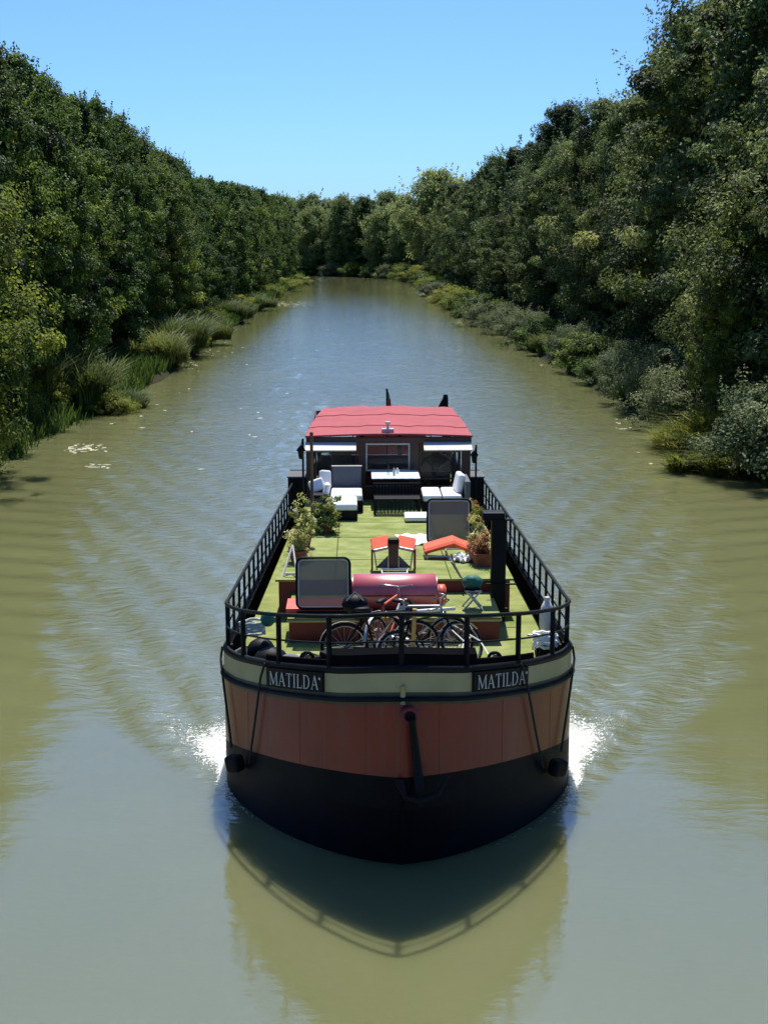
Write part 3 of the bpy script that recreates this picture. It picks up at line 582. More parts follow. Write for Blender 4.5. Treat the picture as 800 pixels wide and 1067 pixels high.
# name boards with lettering
def at_x(x, z, out):                    # point on the bow surface at x
    side = 1 if x > cxb(15.5) else -1
    x = max(cxb(17)-2.40, min(cxb(17)+2.40, x))
    for k in range(0, 24):
        a, b = hull_pt(k, side, z), hull_pt(k+1, side, z)
        if min(a[0], b[0]) <= x <= max(a[0], b[0]):
            f = (x-a[0])/(b[0]-a[0]+1e-9); y = a[1]+(b[1]-a[1])*f; n = Vector((b[1]-a[1], -(b[0]-a[0]))).normalized()
            if n.y > 0: n = -n
            return (x+n.x*out, y+n.y*out, z)
    return (x, 18.0, z)
LET = {'M': (1.15, [((.12, 0), (.12, 1), .07), ((1.02, 0), (1.02, 1), .15), ((.14, 1), (.57, .05), .15), ((.57, .05), (1.0, 1), .07), ((0, .03), (.26, .03), .05), ((.86, .03), (1.18, .03), .05), ((0, .97), (.2, .97), .05), ((.95, .97), (1.18, .97), .05)]),
       'A': (0.95, [((.1, 0), (.48, 1), .07), ((.46, 1), (.84, 0), .16), ((.24, .34), (.7, .34), .06), ((0, .03), (.25, .03), .05), ((.68, .03), (.98, .03), .05)]),
       'T': (0.82, [((.41, 0), (.41, 1), .15), ((.02, .96), (.8, .96), .06), ((.04, .8), (.04, 1), .05), ((.78, .8), (.78, 1), .05), ((.25, .03), (.57, .03), .05)]),
       'I': (0.36, [((.18, 0), (.18, 1), .15), ((.02, .03), (.34, .03), .05), ((.02, .97), (.34, .97), .05)]),
       'L': (0.72, [((.18, 0), (.18, 1), .15), ((.02, .03), (.7, .03), .06), ((.02, .97), (.34, .97), .05), ((.69, 0), (.69, .25), .05)]),
       'D': (0.95, [((.18, 0), (.18, 1), .15), ((.02, .03), (.5, .03), .05), ((.02, .97), (.5, .97), .05), ((.5, .97), (.74, .8), .08), ((.74, .82), (.83, .5), .14), ((.83, .5), (.74, .18), .14), ((.74, .2), (.5, .03), .08)])}
def nameboard(x0, x1):
    xm = (x0+x1)/2; n = 14; top = []; bot = []; tb = []; bb = []
    zc = lambda x: sheer(at_x(x, 2.2, 0)[1])
    for i in range(n+1):
        x = x0+(x1-x0)*i/n; z = zc(x)
        top.append(at_x(x, z-0.03, 0.03)); bot.append(at_x(x, z-0.275, 0.03)); tb.append(at_x(x, z-0.03, -0.01)); bb.append(at_x(x, z-0.275, -0.01))
    m_ = MB(); m_.strip([tb, top, bot, bb]); m_.add([tb[0], top[0], bot[0], bb[0]], [(0, 1, 2, 3)]); m_.add([tb[-1], top[-1], bot[-1], bb[-1]], [(3, 2, 1, 0)])
    board = m_.build('name_board', 'black', BG)
    word = 'MATILDA'; W = sum(LET[c][0]+0.12 for c in word)-0.12; cell = (x1-x0-0.1)/W; m_ = MB(); u = 0; hgt = 0.175
    for c in word:
        wd, st = LET[c]
        for (ax, ay), (bx_, by_), th in st:
            d = Vector((bx_-ax, by_-ay)); d.normalize(); nx, ny = -d.y*th/2, d.x*th/2
            q = [(ax+nx, ay+ny), (bx_+nx, by_+ny), (bx_-nx, by_-ny), (ax-nx, ay-ny)]; K = 4
            ra, rb_ = [], []
            for k in range(K+1):
                f = k/K
                for lst, (p0, p1) in ((ra, (q[0], q[1])), (rb_, (q[3], q[2]))):
                    px_ = p0[0]+(p1[0]-p0[0])*f; py_ = min(1.0, max(0.0, p0[1]+(p1[1]-p0[1])*f))
                    x = x0+0.05+(u+px_)*cell; z = zc(x)-0.245+py_*hgt; lst.append(at_x(x, z, 0.037))
            m_.strip([ra, rb_])
        u += wd+0.12
    x = x1-0.035; z = zc(x)-0.09; m_.strip([[at_x(x-.012, z, .037), at_x(x+.012, z, .037)], [at_x(x-.012, z-.03, .037), at_x(x+.012, z-.03, .037)]])
    m_.build('lettering', 'offwhite', board)
nameboard(Q(279, 700, 16.1).x, Q(338, 700, 15.3).x); nameboard(Q(491, 700, 15.3).x, Q(547, 700, 16.2).x)
# railing
RAILH = 0.645
rail_pts = []
for k, s_ in order:
    y = ST[k][1]
    if k <= 33 and y <= 33.0: p = hull_pt(k, s_, sheer(y), -0.05); rail_pts.append(Vector(p))
rl = MB(); rl.tube([p+Vector((0, 0, RAILH)) for p in rail_pts], 0.026, 8); railing = rl.build('railing', 'black', BG, smooth=True)
rl = MB(); rl.tube([p+Vector((0, 0, RAILH*0.5)) for p in rail_pts], 0.013, 6); rl.build('middle_rail', 'black', railing, smooth=True)
rl = MB(); rl.tube([p+Vector((0, 0, 0.10)) for p in rail_pts if p.y > 18.2 and p.x < 1], 0.012, 6); rl.tube([p+Vector((0, 0, 0.10)) for p in rail_pts if p.y > 18.2 and p.x > 1], 0.012, 6); rl.build('lower_rail', 'black', railing, smooth=True)
def post(p, r):
    m_ = MB(); m_.cyl(p+Vector((0, 0, -0.03)), p+Vector((0, 0, RAILH)), r, n=8); m_.cyl(p, p+Vector((0, 0, 0.03)), r*2, n=8); m_.build('post', 'black', railing, smooth=False)
def rail_at_x(px_):
    best = min(range(len(rail_pts)-1), key=lambda i: abs(((rail_pts[i]+rail_pts[i+1])/2).x-px_) + (50 if rail_pts[i].y > 18.1 else 0))
    a, b = rail_pts[best], rail_pts[best+1]; f = (px_-a.x)/(b.x-a.x+1e-9); return a.lerp(b, min(1, max(0, f)))
for px_, Yg in ((255, 17.2), (291, 16.2), (343, 15.4), (418, 14.8), (485, 15.4), (538, 16.2), (572, 17.2)): post(rail_at_x(Q(px_, 660, Yg).x), 0.033)
for sd in (-1, 1):
    Yv = 18.1
    while Yv < 33.1:
        h = 2.42-(Yv-17.7)*0.011-0.05; post(Vector((cxb(Yv)+sd*h, Yv, sheer(Yv))), 0.021 if 18.2 < Yv < 32.9 else 0.034); Yv += 0.72
# raised deck (trunk) and hatch
def trunk_hw(Yv): return 1.90-(Yv-21.45)*0.006
mb = MB(); tr = []
for Yv in (21.45, 24.5, 27.5, 30.45):
    c = cxb(Yv); h = trunk_hw(Yv); z = trunkz(Yv)-0.03; d = deckz(Yv)-0.05; tr.append([(c-h, Yv, d), (c-h, Yv, z), (c+h, Yv, z), (c+h, Yv, d)])
mb.strip(tr); mb.add(tr[0], [(0, 1, 2, 3)]); trunk = mb.build('raised_deck', 'maroon', BG)
mb = MB(); tr = []
for Yv in (21.38, 24.5, 27.5, 30.45):
    c = cxb(Yv); h = trunk_hw(Yv)+0.05; z = trunkz(Yv); tr.append([(c-h, Yv, z-0.035), (c-h, Yv, z), (c+h, Yv, z), (c+h, Yv, z-0.035)])
mb.strip(tr); mb.add(tr[0], [(0, 1, 2, 3)]); mb.build('grass_carpet', 'turf', trunk)
for Ys in (23.1, 25.4, 27.2, 29.2):
    mb = MB(); c = cxb(Ys); mb.box((c, Ys, trunkz(Ys)+0.001), (3.8, 0.025, 0.006)); mb.build('carpet_seam', 'seam', trunk)
for xs_ in (-0.35, 1.55):
    mb = MB(); mb.strip([[(xs_-.012, y_, trunkz(y_)+0.005), (xs_+.012, y_, trunkz(y_)+0.005)] for y_ in (21.4, 24.5, 27.5, 30.4)]); mb.build('carpet_seam', 'seam', trunk)
hx0, hx1 = P(301, 645, 1.7).x, P(521, 645, 1.7).x
mb = MB(); mb.box(((hx0+hx1)/2, 20.66, 1.5), (hx1-hx0, 1.52, 0.38)); hatch = mb.build('hatch', 'maroon', BG, bevel=0.01)
mb = MB(); mb.box(((hx0+hx1)/2, 20.645, 1.705), (hx1-hx0+0.04, 1.55, 0.03)); mb.build('grass_carpet', 'turf', hatch)
mb = MB(); mb.box(((hx0+hx1)/2, 19.868, 1.675), (hx1-hx0+0.05, 0.03, 0.03)); mb.build('trim', 'cream', hatch)
mb = MB(); mb.box((-0.42, 20.45, 1.765), (1.35, 0.62, 0.075)); mb.box((-0.42, 20.45, 1.727), (1.25, 0.55, 0.012)); mb.build('lid', 'redlid', hatch, bevel=0.012)
# black post crane
fp = Vector((2.29, 21.15, 1.33)); zt = Q(523, 540, 21.15).z
mb = MB(); mb.box((fp.x, fp.y, (1.33+zt)/2), (0.235, 0.22, zt-1.33)); crane = mb.build('crane_post', 'black', BG, bevel=0.02)
mb = MB(); mb.box((fp.x-0.09, fp.y, zt+0.05), (0.36, 0.27, 0.13)); mb.box((fp.x-0.20, fp.y-.02, zt-0.06), (0.07, 0.1, 0.12)); mb.build('head', 'black', crane, bevel=0.02)
mb = MB(); mb.cyl((fp.x-0.22, fp.y-0.13, zt-0.0), (fp.x+0.22, fp.y-0.13, zt-0.0), 0.018); mb.cyl((fp.x-.2, fp.y-.12, 1.95), (fp.x+.28, fp.y-.12, 1.95), 0.016); mb.cyl((fp.x-.16, fp.y, 1.5), (fp.x+.16, fp.y-.02, 1.5), .03); mb.build('cross_pin', 'black', crane)
# fairleads on the bow
for px_, py_, Yg in ((515, 686, 15.8), (320, 686, 15.7)):
    q = Q(px_, py_, Yg+0.12)
    mb = MB(); mb.ring(q, 0.075, 0.022, 'y'); fl = mb.build('fairlead', 'black', BG, smooth=True)
    mb = MB(); mb.cyl(q+Vector((0, 0.06, -.03)), q+Vector((0.02, 0.02, 0.05)), 0.035); mb.build('rope_end', 'offwhite', fl, smooth=True)
# bow bollards
for x, y in ((-0.45, 17.2), (1.6, 17.2)):
    mb = MB()
    for dx in (-.13, .13): mb.cyl((x+dx, y, 1.33), (x+dx, y, 1.72), .06); mb.cyl((x+dx, y, 1.72), (x+dx, y, 1.75), .085)
    mb.box((x, y, 1.35), (.5, .2, .03)); mb.cyl((x-.28, y, 1.6), (x+.28, y, 1.6), .025); mb.build('bollard', 'black', BG, smooth=False)

# wheelhouse
WY = 30.5; wx0, wx1 = Q(319, 460, WY).x, Q(491, 460, WY).x
WH = MB()
def zq(y): return Q(404, y, WY).z
WH.box(((wx0+wx1)/2, WY+0.04, (0.9+1.88)/2), (wx1-wx0-0.1, 0.08, 0.98)); wheel = WH.build('wheelhouse', 'mahog', BG, bevel=0.005)
def wpart(name, m_, mats, bev=0.006): return m_.build(name, mats, wheel, bevel=bev)
rf = MB(); rr = []
rx0, rx1 = Q(318, 453, 30.4).x, Q(492, 453, 30.4).x; bx0, bx1 = Q(337, 425, 36).x, Q(471, 425, 36).x; zb = Q(404, 425, 36).z; zf = Q(404, 454, 30.4).z
for j in range(9):
    f = j/8; Yv = 30.4+5.6*f; a0, a1 = rx0+(bx0-rx0)*f**1.5, rx1+(bx1-rx1)*f**1.5; row = []
    for i in range(17):
        u = i/16; z = zf+(zb-zf)*f+0.05*math.sin(PI*u)+0.03*math.sin(PI*f)-0.03*math.sin(PI*((f*3) % 1))-0.012*math.sin(u*17+j*1.7)*min(1, j/2)-0.01*math.sin(u*41+j*.6)*min(1, j/2)
        row.append((a0+(a1-a0)*u, Yv, z))
    rr.append(row)
rf.strip(rr); rf.strip([[(p[0], p[1], p[2]) for p in rr[0]], [(p[0], p[1]-0.012, p[2]-0.035) for p in rr[0]]])
for sidei in (0, -1): rf.strip([[r_[sidei] for r_ in rr], [(r_[sidei][0]+(-.02 if sidei == 0 else .02), r_[sidei][1], r_[sidei][2]-0.07) for r_ in rr]])
rf.strip([rr[-1], [(p[0], p[1]+0.01, p[2]-0.1) for p in rr[-1]]])
rfo = wpart('roof', rf, 'roof', 0)
for f in (0.36, 0.68):
    m_ = MB(); j = int(f*8); row = rr[j]; m_.tube([(p[0], p[1], p[2]+0.004) for p in row], 0.014, 6); m_.build('roof_seam', 'roof', wheel, smooth=True)
m_ = MB(); m_.box(((wx0+wx1)/2, WY+0.02, (zf-0.05+zq(461))/2), (wx1-wx0, 0.10, zf-0.06-zq(461)+0.02)); wpart('header_beam', m_, 'mahog')
for a, b in ((319, 326), (373, 381), (427, 436), (481, 490)):
    x0, x1 = Q(a, 470, WY).x, Q(b, 470, WY).x; m_ = MB(); m_.box(((x0+x1)/2, WY+0.03, (0.9+zq(461))/2), (x1-x0, 0.12, zq(461)-0.9)); wpart('corner_post' if a in (319, 481) else 'window_post', m_, 'mahog')
def pane(xa, xb, y0, y1, frame):
    x0, x1 = Q(xa, 470, WY).x, Q(xb, 470, WY).x; z0, z1 = zq(y1), zq(y0); w_ = 0.035
    m_ = MB(); c = ((x0+x1)/2, (z0+z1)/2)
    m_.box((x0+w_/2, WY+.03, c[1]), (w_, .05, z1-z0)); m_.box((x1-w_/2, WY+.03, c[1]), (w_, .05, z1-z0)); m_.box((c[0], WY+.03, z0+w_/2), (x1-x0-2*w_, .05, w_)); m_.box((c[0], WY+.03, z1-w_/2), (x1-x0-2*w_, .05, w_))
    fr = wpart('window', m_, frame, 0)
    g_ = MB(); g_.box((c[0], WY+.035, c[1]), (x1-x0-2*w_, .006, z1-z0-2*w_)); g_.build('glass_pane', 'glass', wheel)
pane(381, 427, 462, 491, 'lgrey'); pane(328, 372, 470, 503, 'mahog'); pane(437, 480, 470, 500, 'mahog')
for a, b in ((318, 371), (441, 491)):
    x0, x1 = Q(a, 465, WY-.15).x, Q(b, 465, WY-.15).x; m_ = MB()
    m_.box(((x0+x1)/2, WY-0.26, zq(463.5)), (x1-x0, 0.45, 0.025), (0.28, 0, 0)); m_.build('awning_flap', 'offwhite', wheel, bevel=0.004)
# side walls, rear wall and floor
for sd in (-1, 1):
    m_ = MB(); x = wx0+0.05 if sd < 0 else wx1-0.05
    m_.box((x, 33.2, 1.4), (0.06, 5.2, 1.0))
    for Yv in (31.9, 33.4, 35.0): m_.box((x, Yv, 2.45), (0.07, 0.10, 1.12))
    m_.box((x, 33.2, 2.97), (0.06, 5.2, 0.10)); m_.build('side_wall', 'mahog', wheel)
m_ = MB(); m_.box(((wx0+wx1)/2, 35.8, 1.35), (wx1-wx0-0.2, 0.06, 0.9))
for f in (0.0, 0.33, 0.62, 1.0): m_.box((wx0+0.15+(wx1-wx0-0.3)*f, 35.8, 2.4), (0.12, 0.07, 1.2))
m_.build('rear_wall', 'mahog', wheel)
m_ = MB(); m_.box(((wx0+wx1)/2, 33.1, 0.88), (wx1-wx0-0.14, 5.3, 0.05)); m_.build('cabin_floor', 'brown', wheel)
m_ = MB(); q0, q1 = Q(345, 478, 31.6), Q(366, 472, 31.6); m_.box(((q0.x+q1.x)/2, 31.6, 1.75), (q1.x-q0.x, 0.35, 1.65)); m_.build('cabinet', 'brown', wheel, bevel=.01)
m_ = MB(); q0, q1 = Q(436, 478, 32.2), Q(447, 472, 32.2); m_.box(((q0.x+q1.x)/2, 32.2, 1.75), (q1.x-q0.x+.1, 0.1, 1.75)); m_.build('door_panel', 'tan', wheel, bevel=.01)
m_ = MB(); sc_ = Vector((1.95, 31.8, 2.0)); m_.ring(sc_, 0.42, 0.025, 'y')
for k in range(8): a = k*PI/4; m_.cyl(sc_, sc_+Vector((math.cos(a)*.52, 0, math.sin(a)*.52)), .014)
m_.box((sc_.x, sc_.y+.1, 1.45), (.25, .12, 1.1)); m_.build('steering_wheel', 'mahog', wheel)
m_ = MB(); q = Q(404, 455, 30.55); zr = zf+.05
m_.box((q.x, 30.65, zr+.04), (.28, .16, .08)); m_.cyl((q.x, 30.65, zr+.08), (q.x, 30.65, zr+.18), .025); m_.cyl((q.x, 30.65, zr+.18), (q.x, 30.65, zr+.24), .05, .065); m_.build('mast_light', 'lgrey', wheel)
# red stern canvas and side lockers
m_ = MB(); m_.strip([[(0.0, 38.2, 1.25), (1.0, 38.5, 1.25), (2.0, 38.2, 1.25)], [(0.0, 38.2, 2.12), (1.0, 38.5, 2.12), (2.0, 38.2, 2.12)]]); m_.strip([[(0.0, 38.23, 2.12), (1.0, 38.53, 2.12), (2.0, 38.23, 2.12)], [(0.0, 38.23, 1.25), (1.0, 38.53, 1.25), (2.0, 38.23, 1.25)]]); m_.build('stern_canvas', 'roof', BG)
m_ = MB()
for i in range(9):
    p = hull_pt(36+min(7, i), -1 if i % 2 else 1, 1.3, -.05); m_.cyl((p[0], p[1], 1.2), (p[0], p[1], 1.95), .02, n=6)
m_.build('stern_rail', 'black', BG)
for sd, (xa, xb) in ((-1, (300, 319)), (1, (488, 504))):
    x0, x1 = Q(xa, 500, 30.6).x, Q(xb, 500, 30.6).x; zt_ = Q(xa, 498, 30.6).z
    m_ = MB(); m_.box(((x0+x1)/2, 31.2, (0.9+zt_)/2), (x1-x0, 1.2, zt_-0.9)); lk = m_.build('side_locker', 'black', BG, bevel=.02)
    m_ = MB(); m_.box(((x0+x1)/2, 31.0, zt_+0.015), (x1-x0+.04, 0.8, 0.03)); m_.build('top_plate', 'grey', lk)

# ------------------------------------------------------------------ things hung on the bow
q = Q(429, 749, 14.60)
A = thing('anchor', 'black anchor hanging from the red hawse ring on the stem', 'anchor', (q.x, 14.55, q.z-1.0))
m_ = MB(); sh0 = Vector((q.x, 14.60, q.z)); sh1 = Vector((q.x+0.1, 14.66, Q(437, 826, 14.6).z)); m_.tube([sh0, sh0.lerp(sh1, .5), sh1], [.04, .05, .06], 8); m_.build('shank', 'rubber', A, smooth=True)
m_ = MB(); m_.tube([sh1+Vector((-.28, -.02, .12)), sh1+Vector((-.17, -.04, -.06)), sh1+Vector((0, -.03, -.12)), sh1+Vector((.2, -.04, -.03)), sh1+Vector((.32, -.02, .17))], [.02, .04, .055, .04, .02], 8)
m_.add([sh1+Vector(v) for v in ((.17, -.06, .0), (.36, -.04, .22), (.29, 0.0, .05), (.22, -.02, .18))], [(0, 1, 2), (0, 3, 1), (1, 3, 2), (0, 2, 3)])
m_.add([sh1+Vector(v) for v in ((-.15, -.06, -.03), (-.31, -.04, .17), (-.25, 0.0, .02), (-.19, -.02, .14))], [(0, 1, 2), (0, 3, 1), (1, 3, 2), (0, 2, 3)]); m_.build('fluke', 'rubber', A, smooth=False)
m_ = MB(); m_.ring((q.x-.02, 14.64, q.z+.02), .085, .03, 'y', 20); m_.build('hawse_ring', 'maroon', BG, smooth=True)
m_ = MB(); m_.cyl((q.x-.02, 14.78, q.z+.02), (q.x-.02, 14.65, q.z+.02), .08, n=16); m_.build('hawse_hole', 'rubber', BG)
def hfender(label, cx_, cz_, ropes, rot):
    c = Vector(at_x(cx_, cz_, 0.13)); T = thing('rubber_fender', label, 'fender', c, 'rubber fenders hanging at the bow')
    m_ = MB(); m_.box(c, (0.24, 0.18, 0.22), (0.1, rot*.3, rot)); m_.build('rubber_block', 'rubber', T, bevel=.05, seg=3)
    for (xa, xb, dz) in ropes:
        pts = []
        for k in range(9):
            f = k/8; x = xa+(xb-xa)*f; ztop = sheer(at_x(x, 1.8, 0)[1])+.02; z = (ztop if f == 0 else ztop-(ztop-cz_-dz)*f); pts.append(at_x(x, z, 0.055 if k else 0.02))
        m_ = MB(); m_.tube(pts, 0.017, 6); m_.build('rope', 'rope', T, smooth=True)
hfender('black rubber fender hanging by two ropes below the left name board', -1.50, 0.60, [(-1.14, -1.36, .08), (-1.84, -1.64, .08)], -.7)
hfender('black rubber fender hanging by two ropes below the right name board', 2.52, 0.58, [(2.02, 2.36, .08), (2.98, 2.68, .08)], .7)

# ------------------------------------------------------------------ things on the fore deck
def bicycle(label, loc, rz, fcol, lean=0.12):
    T = thing('bicycle', label, 'bicycle', (0, 0, 0), 'bicycles parked on the fore deck'); R_w = 0.33
    for x in (-0.52, 0.52):
        m_ = MB(); m_.ring((x, 0, R_w), R_w, 0.02, 'y', 30); wv = m_.build('wheel', 'rubber', T, smooth=True)
        m_ = MB(); m_.ring((x, 0, R_w), R_w-0.03, 0.009, 'y', 28, 5); m_.cyl((x, -.04, R_w), (x, .04, R_w), .025)
        for k in range(16): a = 2*PI*k/16; m_.tube([(x, (-.02 if k % 2 else .02), R_w), (x+math.cos(a)*(R_w-.03), 0, R_w+math.sin(a)*(R_w-.03))], .0025, 4)
        m_.build('rim', 'steel', wv)
    bb, st_, hd, hd2 = (-.08, 0, .29), (-.22, 0, .78), (.36, 0, .82), (.40, 0, .66)
    m_ = MB()
    for a, b in ((bb, st_), (st_, hd), (bb, hd2), (hd, hd2), (bb, (-.52, 0, .33)), (st_, (-.52, 0, .33)), (hd2, (.52, 0, .33))): m_.cyl(a, b, .017, n=8)
    m_.build('frame', fcol, T)
    m_ = MB(); m_.ball((-.25, 0, .86), (.13, .07, .035)); m_.cyl((-.22, 0, .78), (-.235, 0, .85), .012); m_.build('saddle', 'black', T, smooth=True)
    m_ = MB(); m_.tube([(.28, -.28, .97), (.38, -.22, .95), (.36, 0, .93), (.38, .22, .95), (.28, .28, .97)], .013, 6); m_.cyl(hd, (.35, 0, .94), .014); m_.build('handlebar', 'steel', T, smooth=True)
    m_ = MB(); m_.ring((bb[0], -.05, bb[2]), .09, .008, 'y', 20, 5)
    m_.cyl((bb[0], -.08, bb[2]), (bb[0]+.12, -.09, bb[2]-.12), .01); m_.cyl((bb[0], .08, bb[2]), (bb[0]-.12, .09, bb[2]+.12), .01); m_.box((bb[0]+.12, -.13, bb[2]-.12), (.08, .08, .02)); m_.box((bb[0]-.12, .13, bb[2]+.12), (.08, .08, .02)); m_.build('crank', 'steel', T)
    m_ = MB()
    for x in (-.52, .52):
        pts = [(x+math.cos(a)*.37, 0, R_w+math.sin(a)*.37) for a in np.linspace(.5, 2.9, 9)]; m_.strip([[(p[0], -.025, p[2]) for p in pts], [(p[0], .025, p[2]) for p in pts]])
    m_.build('mudguard', 'lgrey', T)
    T.location = loc; T.rotation_euler = (lean, 0, rz); return T
bicycle('black bicycle lying nearest the bow rail beneath the red tank', (0.35, 18.55, 1.34), 0.12, 'black', -0.18)
bicycle('silver bicycle leaning behind the black one against the red hatch', (0.85, 18.95, 1.34), -0.25, 'steel', -0.12)
bicycle('red bicycle turned end-on between the other two', (0.55, 19.3, 1.34), 1.1, 'redlid', -0.10)
q = Q(370, 640, 19.2)
T = thing('bag', 'bulky black bag on top of the bicycles at their left end', 'bag', (q.x, 19.2, 2.0)); m_ = MB()
m_.ball((q.x, 19.2, 2.12), (.2, .17, .15)); m_.ball((q.x+.08, 19.15, 2.02), (.16, .15, .14)); m_.build('sack', 'black', T, smooth=True)
m_ = MB(); m_.tube([(q.x-.12, 19.1, 2.2), (q.x, 19.1, 2.33), (q.x+.12, 19.1, 2.2)], .012, 6); m_.build('strap', 'grey', T, smooth=True)
for lab, pa, pb, Ya, r_, mt in (('white tube laid across the hatch beside the red tank', (434, 637), (474, 634), 19.75, .028, 'white'),):
    a, b = Q(*pa, Ya), Q(*pb, Ya+.05); m_ = MB(); m_.cyl(a, b, r_); m_.ball(tuple(a), r_*1.3, 8); tag(m_.build('boat_hook', mt, None, smooth=True), lab, 'pole')
q = Q(429, 650, 18.9); m_ = MB(); m_.box((q.x, 18.45, 1.80), (.06, .05, .92), (.05, .04, 0)); tag(m_.build('stake', 'tan', None, bevel=.01), 'weathered wooden stake standing upright among the bicycles', 'stake')
m_ = MB(); bl = random.Random(8)
for i in range(9): m_.box((-.35+bl.uniform(-.3, .3), 18.2+bl.uniform(-.2, .2), 1.42+i*.028), (bl.uniform(.25, .5), bl.uniform(.2, .35), .09), (bl.uniform(-.3, .3), bl.uniform(-.3, .3), bl.uniform(0, 3)))
tag(m_.build('tarpaulin_bundle', 'black', None, bevel=.03), 'crumpled black tarpaulin bundle on the fore deck left of the bicycles', 'tarpaulin')
bicycle('dark bicycle folded down on its side at the right of the bicycles', (1.15, 18.35, 1.36), 0.5, 'black', -0.55)
# tank
q0, q1 = Q(367, 610, 20.4), Q(455, 610, 20.4); zc_ = Q(410, 598, 20.4).z-0.29
T = thing('gas_tank', 'glossy pinkish red cylindrical tank lying across the hatch', 'tank', ((q0.x+q1.x)/2, 20.4, zc_-.3)); m_ = MB()
m_.tube([(q0.x, 20.4, zc_), (q0.x+.03, 20.4, zc_), (q1.x-.03, 20.4, zc_), (q1.x, 20.4, zc_)], [.24, .285, .285, .24], 32); m_.build('cylinder', 'tankred', T, smooth=True)
for x in (q0.x+.15, q1.x-.15): m_ = MB(); m_.box((x, 20.4, zc_-.24), (.06, .45, .12)); m_.build('cradle', 'black', T)
m_ = MB(); m_.tube([(q1.x, 20.35, zc_-.04), (q1.x+.02, 20.35, zc_-.04), (q1.x+.12, 20.35, zc_-.04), (q1.x+.14, 20.35, zc_-.04)], [.14, .17, .17, .12], 20); m_.build('end_cap', 'redlid', T, smooth=True)
m_ = MB(); m_.box(((q0.x+q1.x)/2, 20.12, zc_+.01), (q1.x-q0.x-.1, .012, .02)); m_.build('seam', 'maroon', T)
# upright skylight panels
def panel(label, xa, xb, ytop, ybot, Yv, inner, zbot):
    x0, x1 = Q(xa, ybot, Yv).x, Q(xb, ybot, Yv).x; z1 = Q(xa, ytop, Yv+.1).z
    T = thing('skylight_panel', label, 'panel', ((x0+x1)/2, Yv, zbot), 'skylight panels standing open'); r = .10
    def loop(o, rad): 
        pts = []
        for cx_, cz_, a0 in ((x1-o-rad, z1-o-rad, 0), (x0+o+rad, z1-o-rad, PI/2), (x0+o+rad, zbot+o+rad, PI), (x1-o-rad, zbot+o+rad, 1.5*PI)):
            for k in range(6): a = a0+PI/2*k/5; z = cz_+rad*math.sin(a); pts.append(Vector((cx_+rad*math.cos(a), Yv+(z-zbot)*.12, z)))
        return pts
    m_ = MB(); m_.tube(loop(.02, r), .019, 8, True); m_.build('outer_frame', 'black', T, smooth=True)
    m_ = MB(); m_.tube([p+Vector((0, -.012, 0)) for p in loop(.05, r*.7)], .013, 6, True); m_.build('inner_rim', 'lgrey', T, smooth=True)
    L_ = loop(.05, r*.7); m_ = MB(); m_.add(L_+[p+Vector((0, .02, 0)) for p in L_], [tuple(range(24)), tuple(range(24, 48))[::-1]]); m_.build('dome_glass', inner, T)
    m_ = MB(); m_.cyl((x0+.02, Yv-.02, zbot-.03), (x1-.02, Yv-.02, zbot-.03), .02); m_.build('hinge', 'black', T)
    return T
panel('wide rounded skylight panel standing upright on the front hatch, left of the red tank', 308, 366, 580, 636, 20.1, 'smoked', 1.79)
panel('tall rounded skylight panel standing upright behind the orange cushion', 444, 491, 519, 567, 24.45, 'smoked', 1.84)
# stool with green bag
q = P(494, 640, 1.72)
T = thing('folding_stool', 'small silver folding stool on the right of the hatch', 'stool', (q.x, 20.45, 1.72)); m_ = MB()
for sx in (-1, 1):
    for sy in (-1, 1): m_.cyl((q.x+sx*.15, 20.4+sy*.12, 1.72), (q.x-sx*.11, 20.4+sy*.12, 2.02), .014, n=6)
for sy in (-1, 1): m_.cyl((q.x-.13, 20.4+sy*.12, 2.02), (q.x+.13, 20.4+sy*.12, 2.02), .016, n=6)
m_.build('frame', 'steel', T); m_ = MB(); m_.box((q.x, 20.4, 2.01), (.26, .25, .02)); m_.build('seat', 'black', T, bevel=.005)
q = Q(492, 611, 20.5); m_ = MB(); m_.ball((q.x, 20.5, 2.12), (.17, .15, .12)); m_.ball((q.x-.02, 20.45, 2.18), (.09, .1, .06)); tag(m_.build('cloth_bag', 'green', None, smooth=True), 'dark green cloth bag heaped on the folding stool', 'bag')
# sacks and ropes in the bow corners
rn = random.Random(3)
T = thing('sack_pile', 'dark sacks heaped inside the bow rail on the left', 'sacks', (-1.35, 17.1, 1.33))
for x, y, z, r_, m__ in ((-1.45, 17.7, 1.85, .26, 'black'), (-1.15, 17.35, 1.95, .25, 'black'), (-0.88, 17.1, 1.95, .22, 'grey'), (-1.3, 17.6, 2.05, .19, 'black'), (-1.55, 18.1, 1.75, .22, 'grey'), (-0.95, 17.4, 1.6, .3, 'black')):
    m_ = MB(); m_.ball((x, y, z-.12), (r_, r_*.9, r_*.8), 14); o = m_.build('sack', m__, T, smooth=True)
def coil(label, name, c, R_, n, mt, r_=.018, seed=1):
    rr_ = random.Random(seed); pts = []
    for i in range(n*14): a = i*2*PI/14; k = R_*(1+rr_.uniform(-.12, .12)); pts.append((c[0]+math.cos(a)*k, c[1]+math.sin(a)*k*.8, c[2]+i*.02/7+rr_.uniform(-.02, .02)))
    m_ = MB(); m_.tube(pts, r_, 6); return tag(m_.build(name, mt, None, smooth=True), label, 'rope', 'coiled ropes')
q = Q(268, 650, 17.5); coil('pale green coiled rope on the dark sacks in the left bow corner', 'coiled_rope', (q.x-.1, 18.0, 2.02), .17, 5, 'wrope', .02)
m_ = MB(); qq = Q(279, 645, 17.6); m_.ball(tuple(qq), (.1, .1, .11)); tag(m_.build('float_ball', 'green', None, smooth=True), 'small dark green float ball beside the pale coiled rope', 'float')
